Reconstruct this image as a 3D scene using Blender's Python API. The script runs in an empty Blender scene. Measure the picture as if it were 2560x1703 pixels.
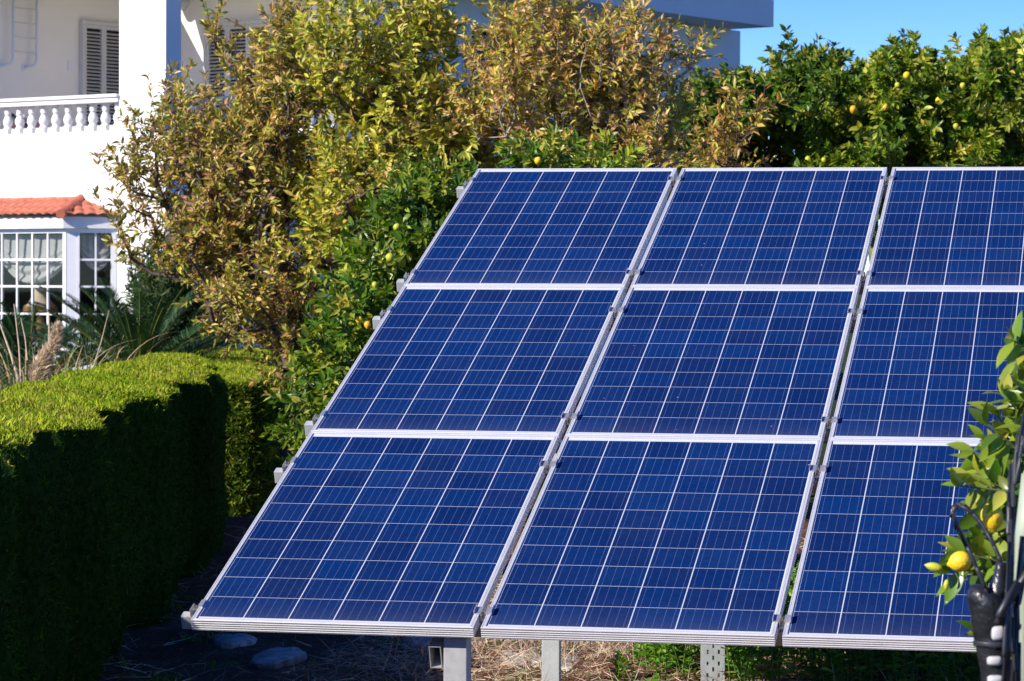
import bpy, bmesh, math, random
import numpy as np
from mathutils import Vector, Matrix
random.seed(7)
RNG = np.random.default_rng(7)
scene = bpy.context.scene
COL = scene.collection
R = math.radians

# ------------------------------------------------------------------ camera
CW = np.array([3.13172706, -9.90933711, 1.79423171])
RT = np.array([0.9799901, 0.19899365, 0.00457495])
DN = np.array([0.00797139, -0.01627032, -0.99983585])
FW = np.array([-0.19888655, 0.97986571, -0.01753101])
F = 7548.188
cam_d = bpy.data.cameras.new('camera')
cam = bpy.data.objects.new('camera', cam_d); COL.objects.link(cam)
m = Matrix.Identity(4)
for i in range(3):
    m[i][0], m[i][1], m[i][2], m[i][3] = RT[i], -DN[i], -FW[i], CW[i]
cam.matrix_world = m
cam_d.sensor_width = 36.0
cam_d.lens = F / 2560 * 36
cam_d.clip_start = 0.1; cam_d.clip_end = 2000
cam_d.dof.use_dof = True
cam_d.dof.focus_distance = 12.0
cam_d.dof.aperture_fstop = 13.0
scene.camera = cam

# ------------------------------------------------------------------ light
SUN_AZ, SUN_EL = -134.0, 30.5
w = bpy.data.worlds.new('World'); scene.world = w; w.use_nodes = True
nt = w.node_tree
bg = nt.nodes['Background']
sky = nt.nodes.new('ShaderNodeTexSky'); sky.sky_type = 'NISHITA'
sky.sun_disc = False
sky.sun_elevation = R(SUN_EL); sky.sun_rotation = R(SUN_AZ)
sky.altitude = 5000; sky.air_density = 1.0; sky.dust_density = 0.0; sky.ozone_density = 2.0
hs = nt.nodes.new('ShaderNodeHueSaturation'); hs.inputs['Saturation'].default_value = 1.38; hs.inputs['Hue'].default_value = 0.522
nt.links.new(sky.outputs['Color'], hs.inputs['Color']); nt.links.new(hs.outputs['Color'], bg.inputs['Color'])
bg.inputs['Strength'].default_value = 0.15
sdir = Vector((math.sin(R(SUN_AZ)) * math.cos(R(SUN_EL)), math.cos(R(SUN_AZ)) * math.cos(R(SUN_EL)), math.sin(R(SUN_EL))))
sl = bpy.data.lights.new('sun', 'SUN'); sl.energy = 5.0; sl.angle = R(0.5); sl.color = (1.0, 0.92, 0.80)
so = bpy.data.objects.new('sun', sl); COL.objects.link(so)
so.rotation_euler = sdir.to_track_quat('Z', 'Y').to_euler(); so.location = (0, 0, 30)
scene.view_settings.view_transform = 'Standard'
scene.view_settings.look = 'None'
scene.view_settings.gamma = 1.0
scene.view_settings.exposure = 0.56
scene.cycles.transparent_max_bounces = 16
scene.cycles.max_bounces = 8

# ------------------------------------------------------------------ helpers
def at(x, y, d): return CW + d * (FW + (x - 1280) / F * RT + (y - 851.5) / F * DN)
def atz(x, y, z):
    r = FW + (x - 1280) / F * RT + (y - 851.5) / F * DN
    return CW + r * ((z - CW[2]) / r[2])

def tag(o, label=None, cat=None, group=None, kind=None):
    if label: o['label'] = label
    if cat: o['category'] = cat
    if group: o['group'] = group
    if kind: o['kind'] = kind
    return o
def empty(name, loc, rot=(0, 0, 0)):
    o = bpy.data.objects.new(name, None); COL.objects.link(o)
    o.location = [float(v) for v in loc]; o.rotation_euler = rot; o.empty_display_size = 0.2
    return o
def wloc(o):
    l = Vector((0, 0, 0))
    while o is not None:
        l = l + o.location; o = o.parent
    return np.array(l)
def np_mesh(name, V, Fq, mat, parent=None, col=None, smooth=False, origin=None, uv=None, mats=None, mi=None):
    """V (n,3) world coords; Fq list of index arrays (k,3|4); origin/parent handled by subtraction (unrotated parents)."""
    V = np.asarray(V, float)
    me = bpy.data.meshes.new(name)
    if parent is not None: V = V - wloc(parent)
    elif origin is not None: V = V - np.asarray(origin, float)
    if not isinstance(Fq, (list, tuple)) or (len(Fq) and np.ndim(Fq[0]) == 1 and isinstance(Fq, np.ndarray)): Fq = [np.asarray(Fq)]
    Fq = [np.asarray(f, np.int32) for f in Fq if len(f)]
    tot = np.concatenate([np.full(len(f), f.shape[1], np.int32) for f in Fq])
    li = np.concatenate([f.ravel() for f in Fq]).astype(np.int32)
    st = np.concatenate([[0], np.cumsum(tot)[:-1]]).astype(np.int32)
    me.vertices.add(len(V)); me.vertices.foreach_set('co', V.astype(np.float32).ravel())
    me.loops.add(len(li)); me.loops.foreach_set('vertex_index', li)
    me.polygons.add(len(tot)); me.polygons.foreach_set('loop_start', st)
    me.update(calc_edges=True)
    me.polygons.foreach_set('use_smooth', np.full(len(tot), smooth))
    if col is not None:
        a = me.color_attributes.new('col', 'FLOAT_COLOR', 'POINT')
        c = np.ones((len(V), 4), np.float32); c[:, :3] = col
        a.data.foreach_set('color', c.ravel())
    for mm in (mats or [mat]): me.materials.append(mm)
    if mi is not None: me.polygons.foreach_set('material_index', np.asarray(mi, np.int32))
    me.validate()
    o = bpy.data.objects.new(name, me); COL.objects.link(o)
    if parent is not None: o.parent = parent
    elif origin is not None: o.location = [float(v) for v in origin]
    return o

class MB:
    """mesh builder in world (or a parent's local) coordinates"""
    def __init__(s): s.v = []; s.f = []; s.n = 0
    def add(s, V, Fs):
        s.v += [tuple(float(c) for c in p) for p in V]
        s.f += [tuple(i + s.n for i in f) for f in Fs]; s.n += len(V)
    def box(s, lo, hi, fn=None, rot=None):
        x0, y0, z0 = lo; x1, y1, z1 = hi
        P = [(x0, y0, z0), (x1, y0, z0), (x1, y1, z0), (x0, y1, z0), (x0, y0, z1), (x1, y0, z1), (x1, y1, z1), (x0, y1, z1)]
        if fn: P = [fn(*p) for p in P]
        s.add(P, [(0, 3, 2, 1), (4, 5, 6, 7), (0, 1, 5, 4), (1, 2, 6, 5), (2, 3, 7, 6), (3, 0, 4, 7)])
    def tube(s, pts, rad, n=8, cap=True):
        pts = [Vector(p) for p in pts]
        rads = rad if hasattr(rad, '__len__') else [rad] * len(pts)
        V = []; prev = None
        for i, p in enumerate(pts):
            t = (pts[min(i + 1, len(pts) - 1)] - pts[max(i - 1, 0)]).normalized()
            if prev is None: u = t.orthogonal().normalized()
            else: u = (prev - t * prev.dot(t)).normalized()
            prev = u; b = t.cross(u)
            for k in range(n):
                a = 2 * math.pi * k / n
                V.append(p + (u * math.cos(a) + b * math.sin(a)) * rads[i])
        Fs = []
        for i in range(len(pts) - 1):
            for k in range(n):
                k2 = (k + 1) % n
                Fs.append((i * n + k, i * n + k2, (i + 1) * n + k2, (i + 1) * n + k))
        if cap:
            Fs.append(tuple(range(n))[::-1]); Fs.append(tuple((len(pts) - 1) * n + k for k in range(n)))
        s.add(V, Fs)
    def lathe(s, prof, c, n=16, axis=None):
        V = []; Fs = []
        for r, z in prof:
            for k in range(n):
                a = 2 * math.pi * k / n
                V.append((c[0] + r * math.cos(a), c[1] + r * math.sin(a), c[2] + z))
        for i in range(len(prof) - 1):
            for k in range(n):
                k2 = (k + 1) % n
                Fs.append((i * n + k, i * n + k2, (i + 1) * n + k2, (i + 1) * n + k))
        Fs.append(tuple(range(n))[::-1]); Fs.append(tuple((len(prof) - 1) * n + k for k in range(n)))
        s.add(V, Fs)
    def build(s, name, mat, parent=None, local=False, smooth=False, bevel=0, recalc=True, origin=None):
        me = bpy.data.meshes.new(name)
        off = Vector((0, 0, 0))
        if parent is not None and not local: off = Vector(wloc(parent))
        elif origin is not None: off = Vector([float(c) for c in origin])
        me.from_pydata([Vector(p) - off for p in s.v], [], s.f)
        bm = bmesh.new(); bm.from_mesh(me)
        if recalc: bmesh.ops.recalc_face_normals(bm, faces=bm.faces)
        if bevel: bmesh.ops.bevel(bm, geom=list(bm.edges), offset=bevel, segments=2, affect='EDGES', profile=0.6)
        bm.to_mesh(me); bm.free()
        me.materials.append(mat)
        if smooth:
            for p in me.polygons: p.use_smooth = True
        o = bpy.data.objects.new(name, me); COL.objects.link(o)
        if parent is not None: o.parent = parent
        elif origin is not None: o.location = off
        return o
def copy_tree(o, parent=None):
    c = o.copy(); COL.objects.link(c)
    if parent is not None: c.parent = parent
    for ch in list(o.children): copy_tree(ch, c)
    return c

# ------------------------------------------------------------------ materials
def mat_new(name):
    mt = bpy.data.materials.new(name); mt.use_nodes = True
    t = mt.node_tree; t.nodes.clear()
    out = t.nodes.new('ShaderNodeOutputMaterial'); p = t.nodes.new('ShaderNodeBsdfPrincipled')
    t.links.new(p.outputs[0], out.inputs[0])
    return mt, t, p, out
def N(t, ty, **kw):
    n = t.nodes.new(ty)
    for k, v in kw.items():
        if k.startswith('i_'): n.inputs[k[2:].replace('_', ' ')].default_value = v
        else: setattr(n, k, v)
    return n
def rampn(t, fac, stops):
    r = t.nodes.new('ShaderNodeValToRGB'); e = r.color_ramp.elements
    while len(e) < len(stops): e.new(0.5)
    for q, (p, c) in zip(e, stops): q.position = p; q.color = (*c, 1)
    t.links.new(fac, r.inputs[0]); return r.outputs[0]
def simple(name, c, rough=0.5, metal=0.0, var=0.12, scale=8.0, bump=0.0, bscale=60.0, spec=0.5, coat=0.0):
    mt, t, p, out = mat_new(name)
    tc = N(t, 'ShaderNodeTexCoord'); no = N(t, 'ShaderNodeTexNoise'); no.inputs['Scale'].default_value = scale; no.inputs['Detail'].default_value = 6
    t.links.new(tc.outputs['Object'], no.inputs['Vector'])
    lo = tuple(x * (1 - var) for x in c); hi = tuple(min(1, x * (1 + var)) for x in c)
    t.links.new(rampn(t, no.outputs['Fac'], [(0.3, lo), (0.7, hi)]), p.inputs['Base Color'])
    p.inputs['Roughness'].default_value = rough; p.inputs['Metallic'].default_value = metal
    p.inputs['Specular IOR Level'].default_value = spec
    p.inputs['Coat Weight'].default_value = coat
    if bump:
        n2 = N(t, 'ShaderNodeTexNoise'); n2.inputs['Scale'].default_value = bscale; n2.inputs['Detail'].default_value = 4
        t.links.new(tc.outputs['Object'], n2.inputs['Vector'])
        b = N(t, 'ShaderNodeBump'); b.inputs['Strength'].default_value = bump; b.inputs['Distance'].default_value = 0.01
        t.links.new(n2.outputs['Fac'], b.inputs['Height']); t.links.new(b.outputs[0], p.inputs['Normal'])
    return mt
def leafmat(name, rough=0.45, trans=0.3, spec=0.4, tint=(1.0, 1.05, 0.5)):
    mt, t, p, out = mat_new(name)
    a = N(t, 'ShaderNodeAttribute'); a.attribute_name = 'col'
    t.links.new(a.outputs['Color'], p.inputs['Base Color'])
    p.inputs['Roughness'].default_value = rough; p.inputs['Specular IOR Level'].default_value = spec
    tr = N(t, 'ShaderNodeBsdfTranslucent')
    mx = N(t, 'ShaderNodeMix'); mx.data_type = 'RGBA'; mx.blend_type = 'MULTIPLY'; mx.inputs[0].default_value = 1.0
    t.links.new(a.outputs['Color'], mx.inputs[6]); mx.inputs[7].default_value = (*tint, 1)
    t.links.new(mx.outputs[2], tr.inputs['Color'])
    ms = N(t, 'ShaderNodeMixShader'); ms.inputs[0].default_value = trans
    t.links.new(p.outputs[0], ms.inputs[1]); t.links.new(tr.outputs[0], ms.inputs[2]); t.links.new(ms.outputs[0], out.inputs[0])
    return mt
class EX:
    """tiny node-expression helper"""
    def __init__(s, t): s.t = t
    def m(s, op, a, b=None, c=None):
        n = s.t.nodes.new('ShaderNodeMath'); n.operation = op
        for i, x in enumerate((a, b, c)):
            if x is None: continue
            if isinstance(x, (int, float)): n.inputs[i].default_value = x
            else: s.t.links.new(x, n.inputs[i])
        return n.outputs[0]

PWID, PHEI = 0.992, 1.65
LIP = 0.015
def panel_material():
    mt, t, p, out = mat_new('solar_cells')
    e = EX(t)
    tc = N(t, 'ShaderNodeTexCoord'); sp = N(t, 'ShaderNodeSeparateXYZ'); t.links.new(tc.outputs['Object'], sp.inputs[0])
    x, y = sp.outputs[0], sp.outputs[1]
    cw = 0.1556; gx, gy = 0.0036, 0.0022
    px, py = cw + gx, cw + gy
    x0 = (PWID - 6 * cw - 5 * gx) / 2; y0 = (PHEI - 10 * cw - 9 * gy) / 2
    U = e.m('DIVIDE', e.m('SUBTRACT', x, x0), px); V = e.m('DIVIDE', e.m('SUBTRACT', y, y0), py)
    fu, fv = e.m('FRACT', U), e.m('FRACT', V); iu, iv = e.m('FLOOR', U), e.m('FLOOR', V)
    inx = e.m('MULTIPLY', e.m('LESS_THAN', fu, cw / px), e.m('MULTIPLY', e.m('GREATER_THAN', U, 0.0), e.m('LESS_THAN', U, 6.0)))
    iny = e.m('MULTIPLY', e.m('LESS_THAN', fv, cw / py), e.m('MULTIPLY', e.m('GREATER_THAN', V, 0.0), e.m('LESS_THAN', V, 10.0)))
    cell = e.m('MULTIPLY', inx, iny)
    # bus bars run along the panel's long side
    q = e.m('FRACT', e.m('MULTIPLY', e.m('MULTIPLY', fu, px / cw), 5.0))
    bus = e.m('LESS_THAN', e.m('ABSOLUTE', e.m('SUBTRACT', q, 0.5)), 0.0011 / (cw / 5) / 2)
    bus = e.m('MULTIPLY', bus, e.m('MULTIPLY', e.m('GREATER_THAN', V, -0.04), e.m('LESS_THAN', V, 10.04)))
    oi = N(t, 'ShaderNodeObjectInfo')
    cmb = N(t, 'ShaderNodeCombineXYZ'); t.links.new(iu, cmb.inputs[0]); t.links.new(iv, cmb.inputs[1]); t.links.new(e.m('MULTIPLY', oi.outputs['Random'], 97.0), cmb.inputs[2])
    wn = N(t, 'ShaderNodeTexWhiteNoise'); t.links.new(cmb.outputs[0], wn.inputs['Vector'])
    vo = N(t, 'ShaderNodeTexVoronoi'); vo.inputs['Scale'].default_value = 75.0
    va = N(t, 'ShaderNodeVectorMath'); va.operation = 'ADD'; t.links.new(tc.outputs['Object'], va.inputs[0]); t.links.new(cmb.outputs[0], va.inputs[1])
    t.links.new(va.outputs[0], vo.inputs['Vector'])
    cs = N(t, 'ShaderNodeSeparateColor'); t.links.new(vo.outputs['Color'], cs.inputs[0])
    fac = e.m('ADD', e.m('MULTIPLY', wn.outputs['Value'], 0.6), e.m('MULTIPLY', cs.outputs[0], 0.4))
    cellc = rampn(t, fac, [(0.1, (0.0018, 0.0135, 0.076)), (0.5, (0.0016, 0.0185, 0.098)), (0.9, (0.0015, 0.0255, 0.122))])
    m1 = N(t, 'ShaderNodeMix'); m1.data_type = 'RGBA'; t.links.new(cell, m1.inputs[0]); m1.inputs[6].default_value = (0.55, 0.57, 0.62, 1); t.links.new(cellc, m1.inputs[7])
    m2 = N(t, 'ShaderNodeMix'); m2.data_type = 'RGBA'; t.links.new(e.m('MULTIPLY', bus, 0.6), m2.inputs[0]); t.links.new(m1.outputs[2], m2.inputs[6]); m2.inputs[7].default_value = (0.16, 0.20, 0.32, 1)
    # dust and a few droppings
    v2 = N(t, 'ShaderNodeTexVoronoi'); v2.inputs['Scale'].default_value = 7.0; t.links.new(va.outputs[0], v2.inputs['Vector'])
    v3 = N(t, 'ShaderNodeSeparateColor'); t.links.new(v2.outputs['Color'], v3.inputs[0])
    sp_ = e.m('MULTIPLY', e.m('LESS_THAN', v2.outputs['Distance'], e.m('MULTIPLY', v3.outputs[1], 0.028)), e.m('GREATER_THAN', v3.outputs[0], 0.45))
    m3 = N(t, 'ShaderNodeMix'); m3.data_type = 'RGBA'; t.links.new(e.m('MULTIPLY', sp_, 0.6), m3.inputs[0]); t.links.new(m2.outputs[2], m3.inputs[6]); m3.inputs[7].default_value = (0.5, 0.48, 0.45, 1)
    du = N(t, 'ShaderNodeTexNoise'); du.inputs['Scale'].default_value = 3.0; du.inputs['Detail'].default_value = 8; t.links.new(va.outputs[0], du.inputs['Vector'])
    low = e.m('MULTIPLY', e.m('POWER', 2.71828, e.m('MULTIPLY', y, -14.0)), 0.09)
    m4 = N(t, 'ShaderNodeMix'); m4.data_type = 'RGBA'; t.links.new(e.m('ADD', e.m('MULTIPLY', e.m('POWER', du.outputs['Fac'], 2.0), 0.028), low), m4.inputs[0]); t.links.new(m3.outputs[2], m4.inputs[6]); m4.inputs[7].default_value = (0.42, 0.38, 0.34, 1)
    t.links.new(m4.outputs[2], p.inputs['Base Color'])
    p.inputs['Roughness'].default_value = 0.30; p.inputs['Specular IOR Level'].default_value = 0.05
    p.inputs['Coat Weight'].default_value = 0.22; p.inputs['Coat Roughness'].default_value = 0.05; p.inputs['Coat IOR'].default_value = 1.32
    return mt

M = {}
M['cells'] = panel_material()
M['alu'] = simple('anodised_aluminium', (0.66, 0.66, 0.67), 0.42, 0.35, 0.05, 14)
M['backsheet'] = simple('backsheet', (0.7, 0.7, 0.7), 0.6)
M['galv'] = simple('galvanised_steel', (0.50, 0.54, 0.57), 0.5, 0.45, 0.10, 22, 0.05, 120)
M['galv_dull'] = simple('dull_galvanised_steel', (0.42, 0.42, 0.42), 0.55, 0.35, 0.12, 30, 0.05, 150)
M['rail'] = simple('rail_aluminium', (0.45, 0.47, 0.47), 0.45, 0.2, 0.06, 20)
M['clampm'] = simple('clamp_steel', (0.62, 0.60, 0.58), 0.35, 0.7, 0.15, 60)
M['bolt'] = simple('bolt_steel', (0.5, 0.47, 0.43), 0.35, 0.9, 0.2, 90)
M['dark'] = simple('painted_shade', (0.012, 0.012, 0.013), 0.9)
M['plaster'] = simple('white_plaster', (0.80, 0.79, 0.77), 0.85, 0, 0.03, 1.2, 0.15, 40)
M['cream'] = simple('bounce_warmed_plaster', (0.87, 0.815, 0.73), 0.85, 0, 0.03, 1.0, 0.12, 40)  # loggia plaster: warm bounce light put into the colour
M['sidewall'] = simple('side_plaster', (0.78, 0.775, 0.77), 0.85, 0, 0.03, 1.0, 0.12, 40)
M['frame_white'] = simple('white_window_frame', (0.80, 0.80, 0.81), 0.35, 0, 0.02, 10)
M['shutter'] = simple('shutter_slats', (0.62, 0.60, 0.56), 0.45, 0, 0.04, 10)
M['tile'] = simple('terracotta_tile', (0.47, 0.135, 0.075), 0.75, 0, 0.28, 9, 0.15, 70)
M['bark'] = simple('bark', (0.10, 0.075, 0.055), 0.9, 0, 0.35, 12, 0.5, 60)
M['palebark'] = simple('pale_bark', (0.30, 0.26, 0.21), 0.85, 0, 0.3, 20, 0.4, 80)
M['twiggreen'] = simple('green_twig', (0.13, 0.16, 0.05), 0.7, 0, 0.25, 20)
M['stone'] = simple('pale_stone', (0.40, 0.36, 0.31), 0.95, 0, 0.45, 14, 1.0, 45, 0.1)
M['black'] = simple('black_tape', (0.018, 0.019, 0.021), 0.28, 0, 0.3, 25, 0.5, 45, 0.6)
M['cable'] = simple('black_cable', (0.028, 0.030, 0.036), 0.42, 0, 0.1, 30)
M['whitepl'] = simple('white_plastic', (0.50, 0.50, 0.50), 0.45, 0, 0.06, 30)
M['pole'] = simple('pale_pole_paint', (0.33, 0.38, 0.29), 0.5, 0, 0.12, 9)
M['curtain'] = simple('grey_lace', (0.44, 0.42, 0.40), 0.9, 0, 0.12, 60)
M['shade'] = simple('lamp_fabric', (0.62, 0.50, 0.36), 0.9, 0, 0.08, 40)
M['fringe'] = simple('gold_fringe', (0.42, 0.27, 0.09), 0.8, 0, 0.3, 60)
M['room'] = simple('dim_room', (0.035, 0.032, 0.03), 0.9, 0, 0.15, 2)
M['pipe'] = simple('white_pipe', (0.72, 0.73, 0.76), 0.4, 0, 0.03, 10)
M['pink'] = simple('pink_cloth', (0.62, 0.28, 0.32), 0.9, 0, 0.2, 14)
M['whitecloth'] = simple('white_cloth', (0.7, 0.68, 0.66), 0.9, 0, 0.1, 14)
M['darkbar'] = simple('dark_bar', (0.05, 0.05, 0.07), 0.5)
M['redbar'] = simple('red_bar', (0.45, 0.05, 0.04), 0.5)
M['lemon'] = simple('lemon_peel', (0.80, 0.56, 0.02), 0.38, 0, 0.07, 30, 0.3, 160, 0.5)
M['orange'] = simple('orange_peel', (0.80, 0.38, 0.015), 0.4, 0, 0.1, 20, 0.2, 200)
M['ripening'] = simple('ripening_lemon_peel', (0.48, 0.50, 0.04), 0.4, 0, 0.12, 20, 0.2, 200)
M['plume'] = simple('dry_plume', (0.55, 0.43, 0.30), 0.95, 0, 0.25, 40)
M['leaf'] = leafmat('autumn_leaf', 0.42, 0.36, 0.45)
M['citrus'] = leafmat('citrus_leaf', 0.36, 0.42, 0.40)
M['fglemon'] = leafmat('lemon_leaf', 0.30, 0.30, 0.5)
M['hedge'] = leafmat('hedge_sprig', 0.8, 0.25, 0.04)
M['blade'] = leafmat('grass_blade', 0.6, 0.25, 0.3)
M['weed'] = leafmat('weed_leaf', 0.4, 0.42, 0.4)
M['cycad'] = leafmat('cycad_leaflet', 0.3, 0.06, 0.5)
M['straw'] = leafmat('straw', 0.85, 0.12, 0.08, (1, 1, 1))
mt, t, p, out = mat_new('window_glass')
gl = N(t, 'ShaderNodeBsdfGlossy'); gl.inputs['Roughness'].default_value = 0.02; gl.inputs['Color'].default_value = (0.9, 0.9, 0.9, 1)
tr = N(t, 'ShaderNodeBsdfTransparent'); tr.inputs['Color'].default_value = (0.86, 0.88, 0.88, 1)
lw = N(t, 'ShaderNodeLayerWeight'); lw.inputs['Blend'].default_value = 0.5
gg = EX(t); frv = gg.m('ADD', gg.m('MULTIPLY', gg.m('POWER', lw.outputs['Facing'], 5.0), 0.6), 0.015)
ms = N(t, 'ShaderNodeMixShader'); t.links.new(frv, ms.inputs[0]); t.links.new(tr.outputs[0], ms.inputs[1]); t.links.new(gl.outputs[0], ms.inputs[2]); t.links.new(ms.outputs[0], out.inputs[0])
M['glass'] = mt
# soil: reddish earth with paler dry litter
mt, t, p, out = mat_new('red_soil')
tc = N(t, 'ShaderNodeTexCoord')
n1 = N(t, 'ShaderNodeTexNoise'); n1.inputs['Scale'].default_value = 3.0; n1.inputs['Detail'].default_value = 10; n1.inputs['Roughness'].default_value = 0.7; t.links.new(tc.outputs['Object'], n1.inputs['Vector'])
n2 = N(t, 'ShaderNodeTexNoise'); n2.inputs['Scale'].default_value = 40.0; n2.inputs['Detail'].default_value = 8; t.links.new(tc.outputs['Object'], n2.inputs['Vector'])
ca = rampn(t, n1.outputs['Fac'], [(0.3, (0.10, 0.042, 0.022)), (0.52, (0.17, 0.078, 0.044)), (0.72, (0.26, 0.17, 0.11))])
mx = N(t, 'ShaderNodeMix'); mx.data_type = 'RGBA'; mx.blend_type = 'MULTIPLY'; mx.inputs[0].default_value = 0.8
t.links.new(ca, mx.inputs[6]); t.links.new(rampn(t, n2.outputs['Fac'], [(0.3, (0.4, 0.4, 0.4)), (0.7, (1.15, 1.1, 1.05))]), mx.inputs[7]); t.links.new(mx.outputs[2], p.inputs['Base Color'])
gpos = N(t, 'ShaderNodeSeparateXYZ'); t.links.new(tc.outputs['Object'], gpos.inputs[0])
ge = EX(t)
dx_ = ge.m('MAXIMUM', ge.m('SUBTRACT', ge.m('ABSOLUTE', ge.m('SUBTRACT', gpos.outputs[0], 1.0)), 5.0), 0.0)
dy_ = ge.m('MAXIMUM', ge.m('SUBTRACT', ge.m('ABSOLUTE', ge.m('SUBTRACT', gpos.outputs[1], 5.0)), 9.0), 0.0)
gm_ = ge.m('MINIMUM', ge.m('ADD', ge.m('MULTIPLY', ge.m('ADD', dx_, dy_), 0.6), ge.m('MULTIPLY', ge.m('SUBTRACT', n1.outputs['Fac'], .5), .5)), 1.0)
gx_ = N(t, 'ShaderNodeMix'); gx_.data_type = 'RGBA'; t.links.new(ge.m('MAXIMUM', gm_, 0.0), gx_.inputs[0]); t.links.new(mx.outputs[2], gx_.inputs[6])
t.links.new(rampn(t, n2.outputs['Fac'], [(0.3, (0.025, 0.036, 0.012)), (0.7, (0.05, 0.065, 0.02))]), gx_.inputs[7]); t.links.new(gx_.outputs[2], p.inputs['Base Color'])
p.inputs['Roughness'].default_value = 0.95; p.inputs['Specular IOR Level'].default_value = 0.1
b = N(t, 'ShaderNodeBump'); b.inputs['Strength'].default_value = 0.8; b.inputs['Distance'].default_value = 0.03; t.links.new(n2.outputs['Fac'], b.inputs['Height']); t.links.new(b.outputs[0], p.inputs['Normal'])
M['soil'] = mt
del mt, t, p, out

# ------------------------------------------------------------------ ground
UPV = np.array([0, 0, 1.0])
gm = MB()
xs = np.concatenate([[-900, -60], np.linspace(-12, 14, 80), [60, 900]]); ys = np.concatenate([[-600, -30], np.linspace(-12, 30, 110), [80, 1500]])
gv = []
for yv in ys:
    for xv in xs:
        near = (-12 < xv < 14) and (-12 < yv < 30)
        gv.append((xv, yv, 0.025 * (math.sin(xv * 3.1 + yv) + math.sin(yv * 2.3 - xv * 1.7)) * near + (RNG.normal() * 0.012 if near else 0)))
nx = len(xs)
gm.add(gv, [(j * nx + i, j * nx + i + 1, (j + 1) * nx + i + 1, (j + 1) * nx + i) for j in range(len(ys) - 1) for i in range(nx - 1)])
tag(gm.build('ground', M['soil'], smooth=True), kind='structure')

gm = MB(); f0_ = np.array([FW[0], FW[1], 0]); f0_ /= np.linalg.norm(f0_); r0_ = np.array([f0_[1], -f0_[0], 0])
gv = []
for i in range(40):
    for j in range(40):
        d_ = 23.6 + 16.5 * i / 39; l_ = -14 + 11.6 * j / 39
        e_ = min(1, max(0, min((d_ - 23.6) / 1.2, (-2.4 - l_) / 1.5, (40.1 - d_) / 1.0 + .8)))
        gv.append(np.array([CW[0], CW[1], 0]) + f0_ * d_ + r0_ * l_ + UPV * (.72 * e_ * e_ * (3 - 2 * e_) - .03 + RNG.normal() * .01))
gm.add(gv, [(i * 40 + j, i * 40 + j + 1, (i + 1) * 40 + j + 1, (i + 1) * 40 + j) for i in range(39) for j in range(39)])
tag(gm.build('garden_bank', M['soil'], smooth=True), kind='structure')

# ------------------------------------------------------------------ foliage tools
def nrm(a): return a / (np.linalg.norm(a, axis=-1, keepdims=True) + 1e-9)
LEAF_S = (np.array([(0, 0, 0), (.4, .5, .10), (.45, 0, 0), (.4, -.5, .10), (1, 0, -.16)]), np.array([(0, 2, 1), (1, 2, 4), (2, 3, 4), (0, 3, 2)]))
LEAF_R = (np.array([(0, 0, 0), (.3, .42, .05), (.65, .40, .05), (.5, 0, -.03), (.65, -.40, .05), (.3, -.42, .05), (1, 0, -.10)]), np.array([(0, 3, 1), (1, 3, 2), (2, 3, 6), (3, 4, 6), (3, 5, 4), (0, 5, 3)]))
def _big():
    tt = [0, .08, .25, .48, .70, .88, 1.0]; ww = [.03, .16, .42, .50, .38, .16, .0]
    V = []; Fs = []
    for i, (a, b_) in enumerate(zip(tt, ww)):
        h = -.22 * a * a
        V += [(a, b_, h + .25 * b_ * .5), (a, 0, h), (a, -b_, h + .25 * b_ * .5)]
    for i in range(len(tt) - 1):
        k = 3 * i; Fs += [(k, k + 1, k + 4), (k, k + 4, k + 3), (k + 1, k + 2, k + 5), (k + 1, k + 5, k + 4)]
    return np.array(V, float), np.array(Fs)
LEAF_B = _big()
BLADE = (np.array([(0, .5, 0), (0, -.5, 0), (.55, .32, -.02), (.55, -.32, -.02), (1, 0, -.12)]), np.array([(0, 1, 3), (0, 3, 2), (2, 3, 4)]))
SPRIG = (np.array([(0, .5, 0), (0, -.5, 0), (1, 0, 0)]), np.array([(0, 1, 2)]))
def instance(tpl, P, D, Nn, L, W, colr):
    tv, tf = tpl
    D = nrm(D); S = nrm(np.cross(Nn, D)); Nv = np.cross(D, S)
    n = len(P); L = np.broadcast_to(L, (n,)); W = np.broadcast_to(W, (n,))
    V = P[:, None] + D[:, None] * (tv[None, :, :1] * L[:, None, None]) + S[:, None] * (tv[None, :, 1:2] * W[:, None, None]) + Nv[:, None] * (tv[None, :, 2:3] * L[:, None, None])
    k = len(tv)
    Fs = (tf[None] + (np.arange(n) * k)[:, None, None]).reshape(-1, tf.shape[1])
    return V.reshape(-1, 3), Fs, np.repeat(colr, k, axis=0)
def pick(pal, n, rng, jit=0.15):
    c = np.array([q[0] for q in pal]); wts = np.array([q[1] for q in pal], float); wts /= wts.sum()
    i = rng.choice(len(pal), n, p=wts)
    return np.clip(c[i] * (1 + rng.normal(0, jit, (n, 1))) * (1 + rng.normal(0, jit * .5, (n, 3))), 0.003, 0.9)

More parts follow.
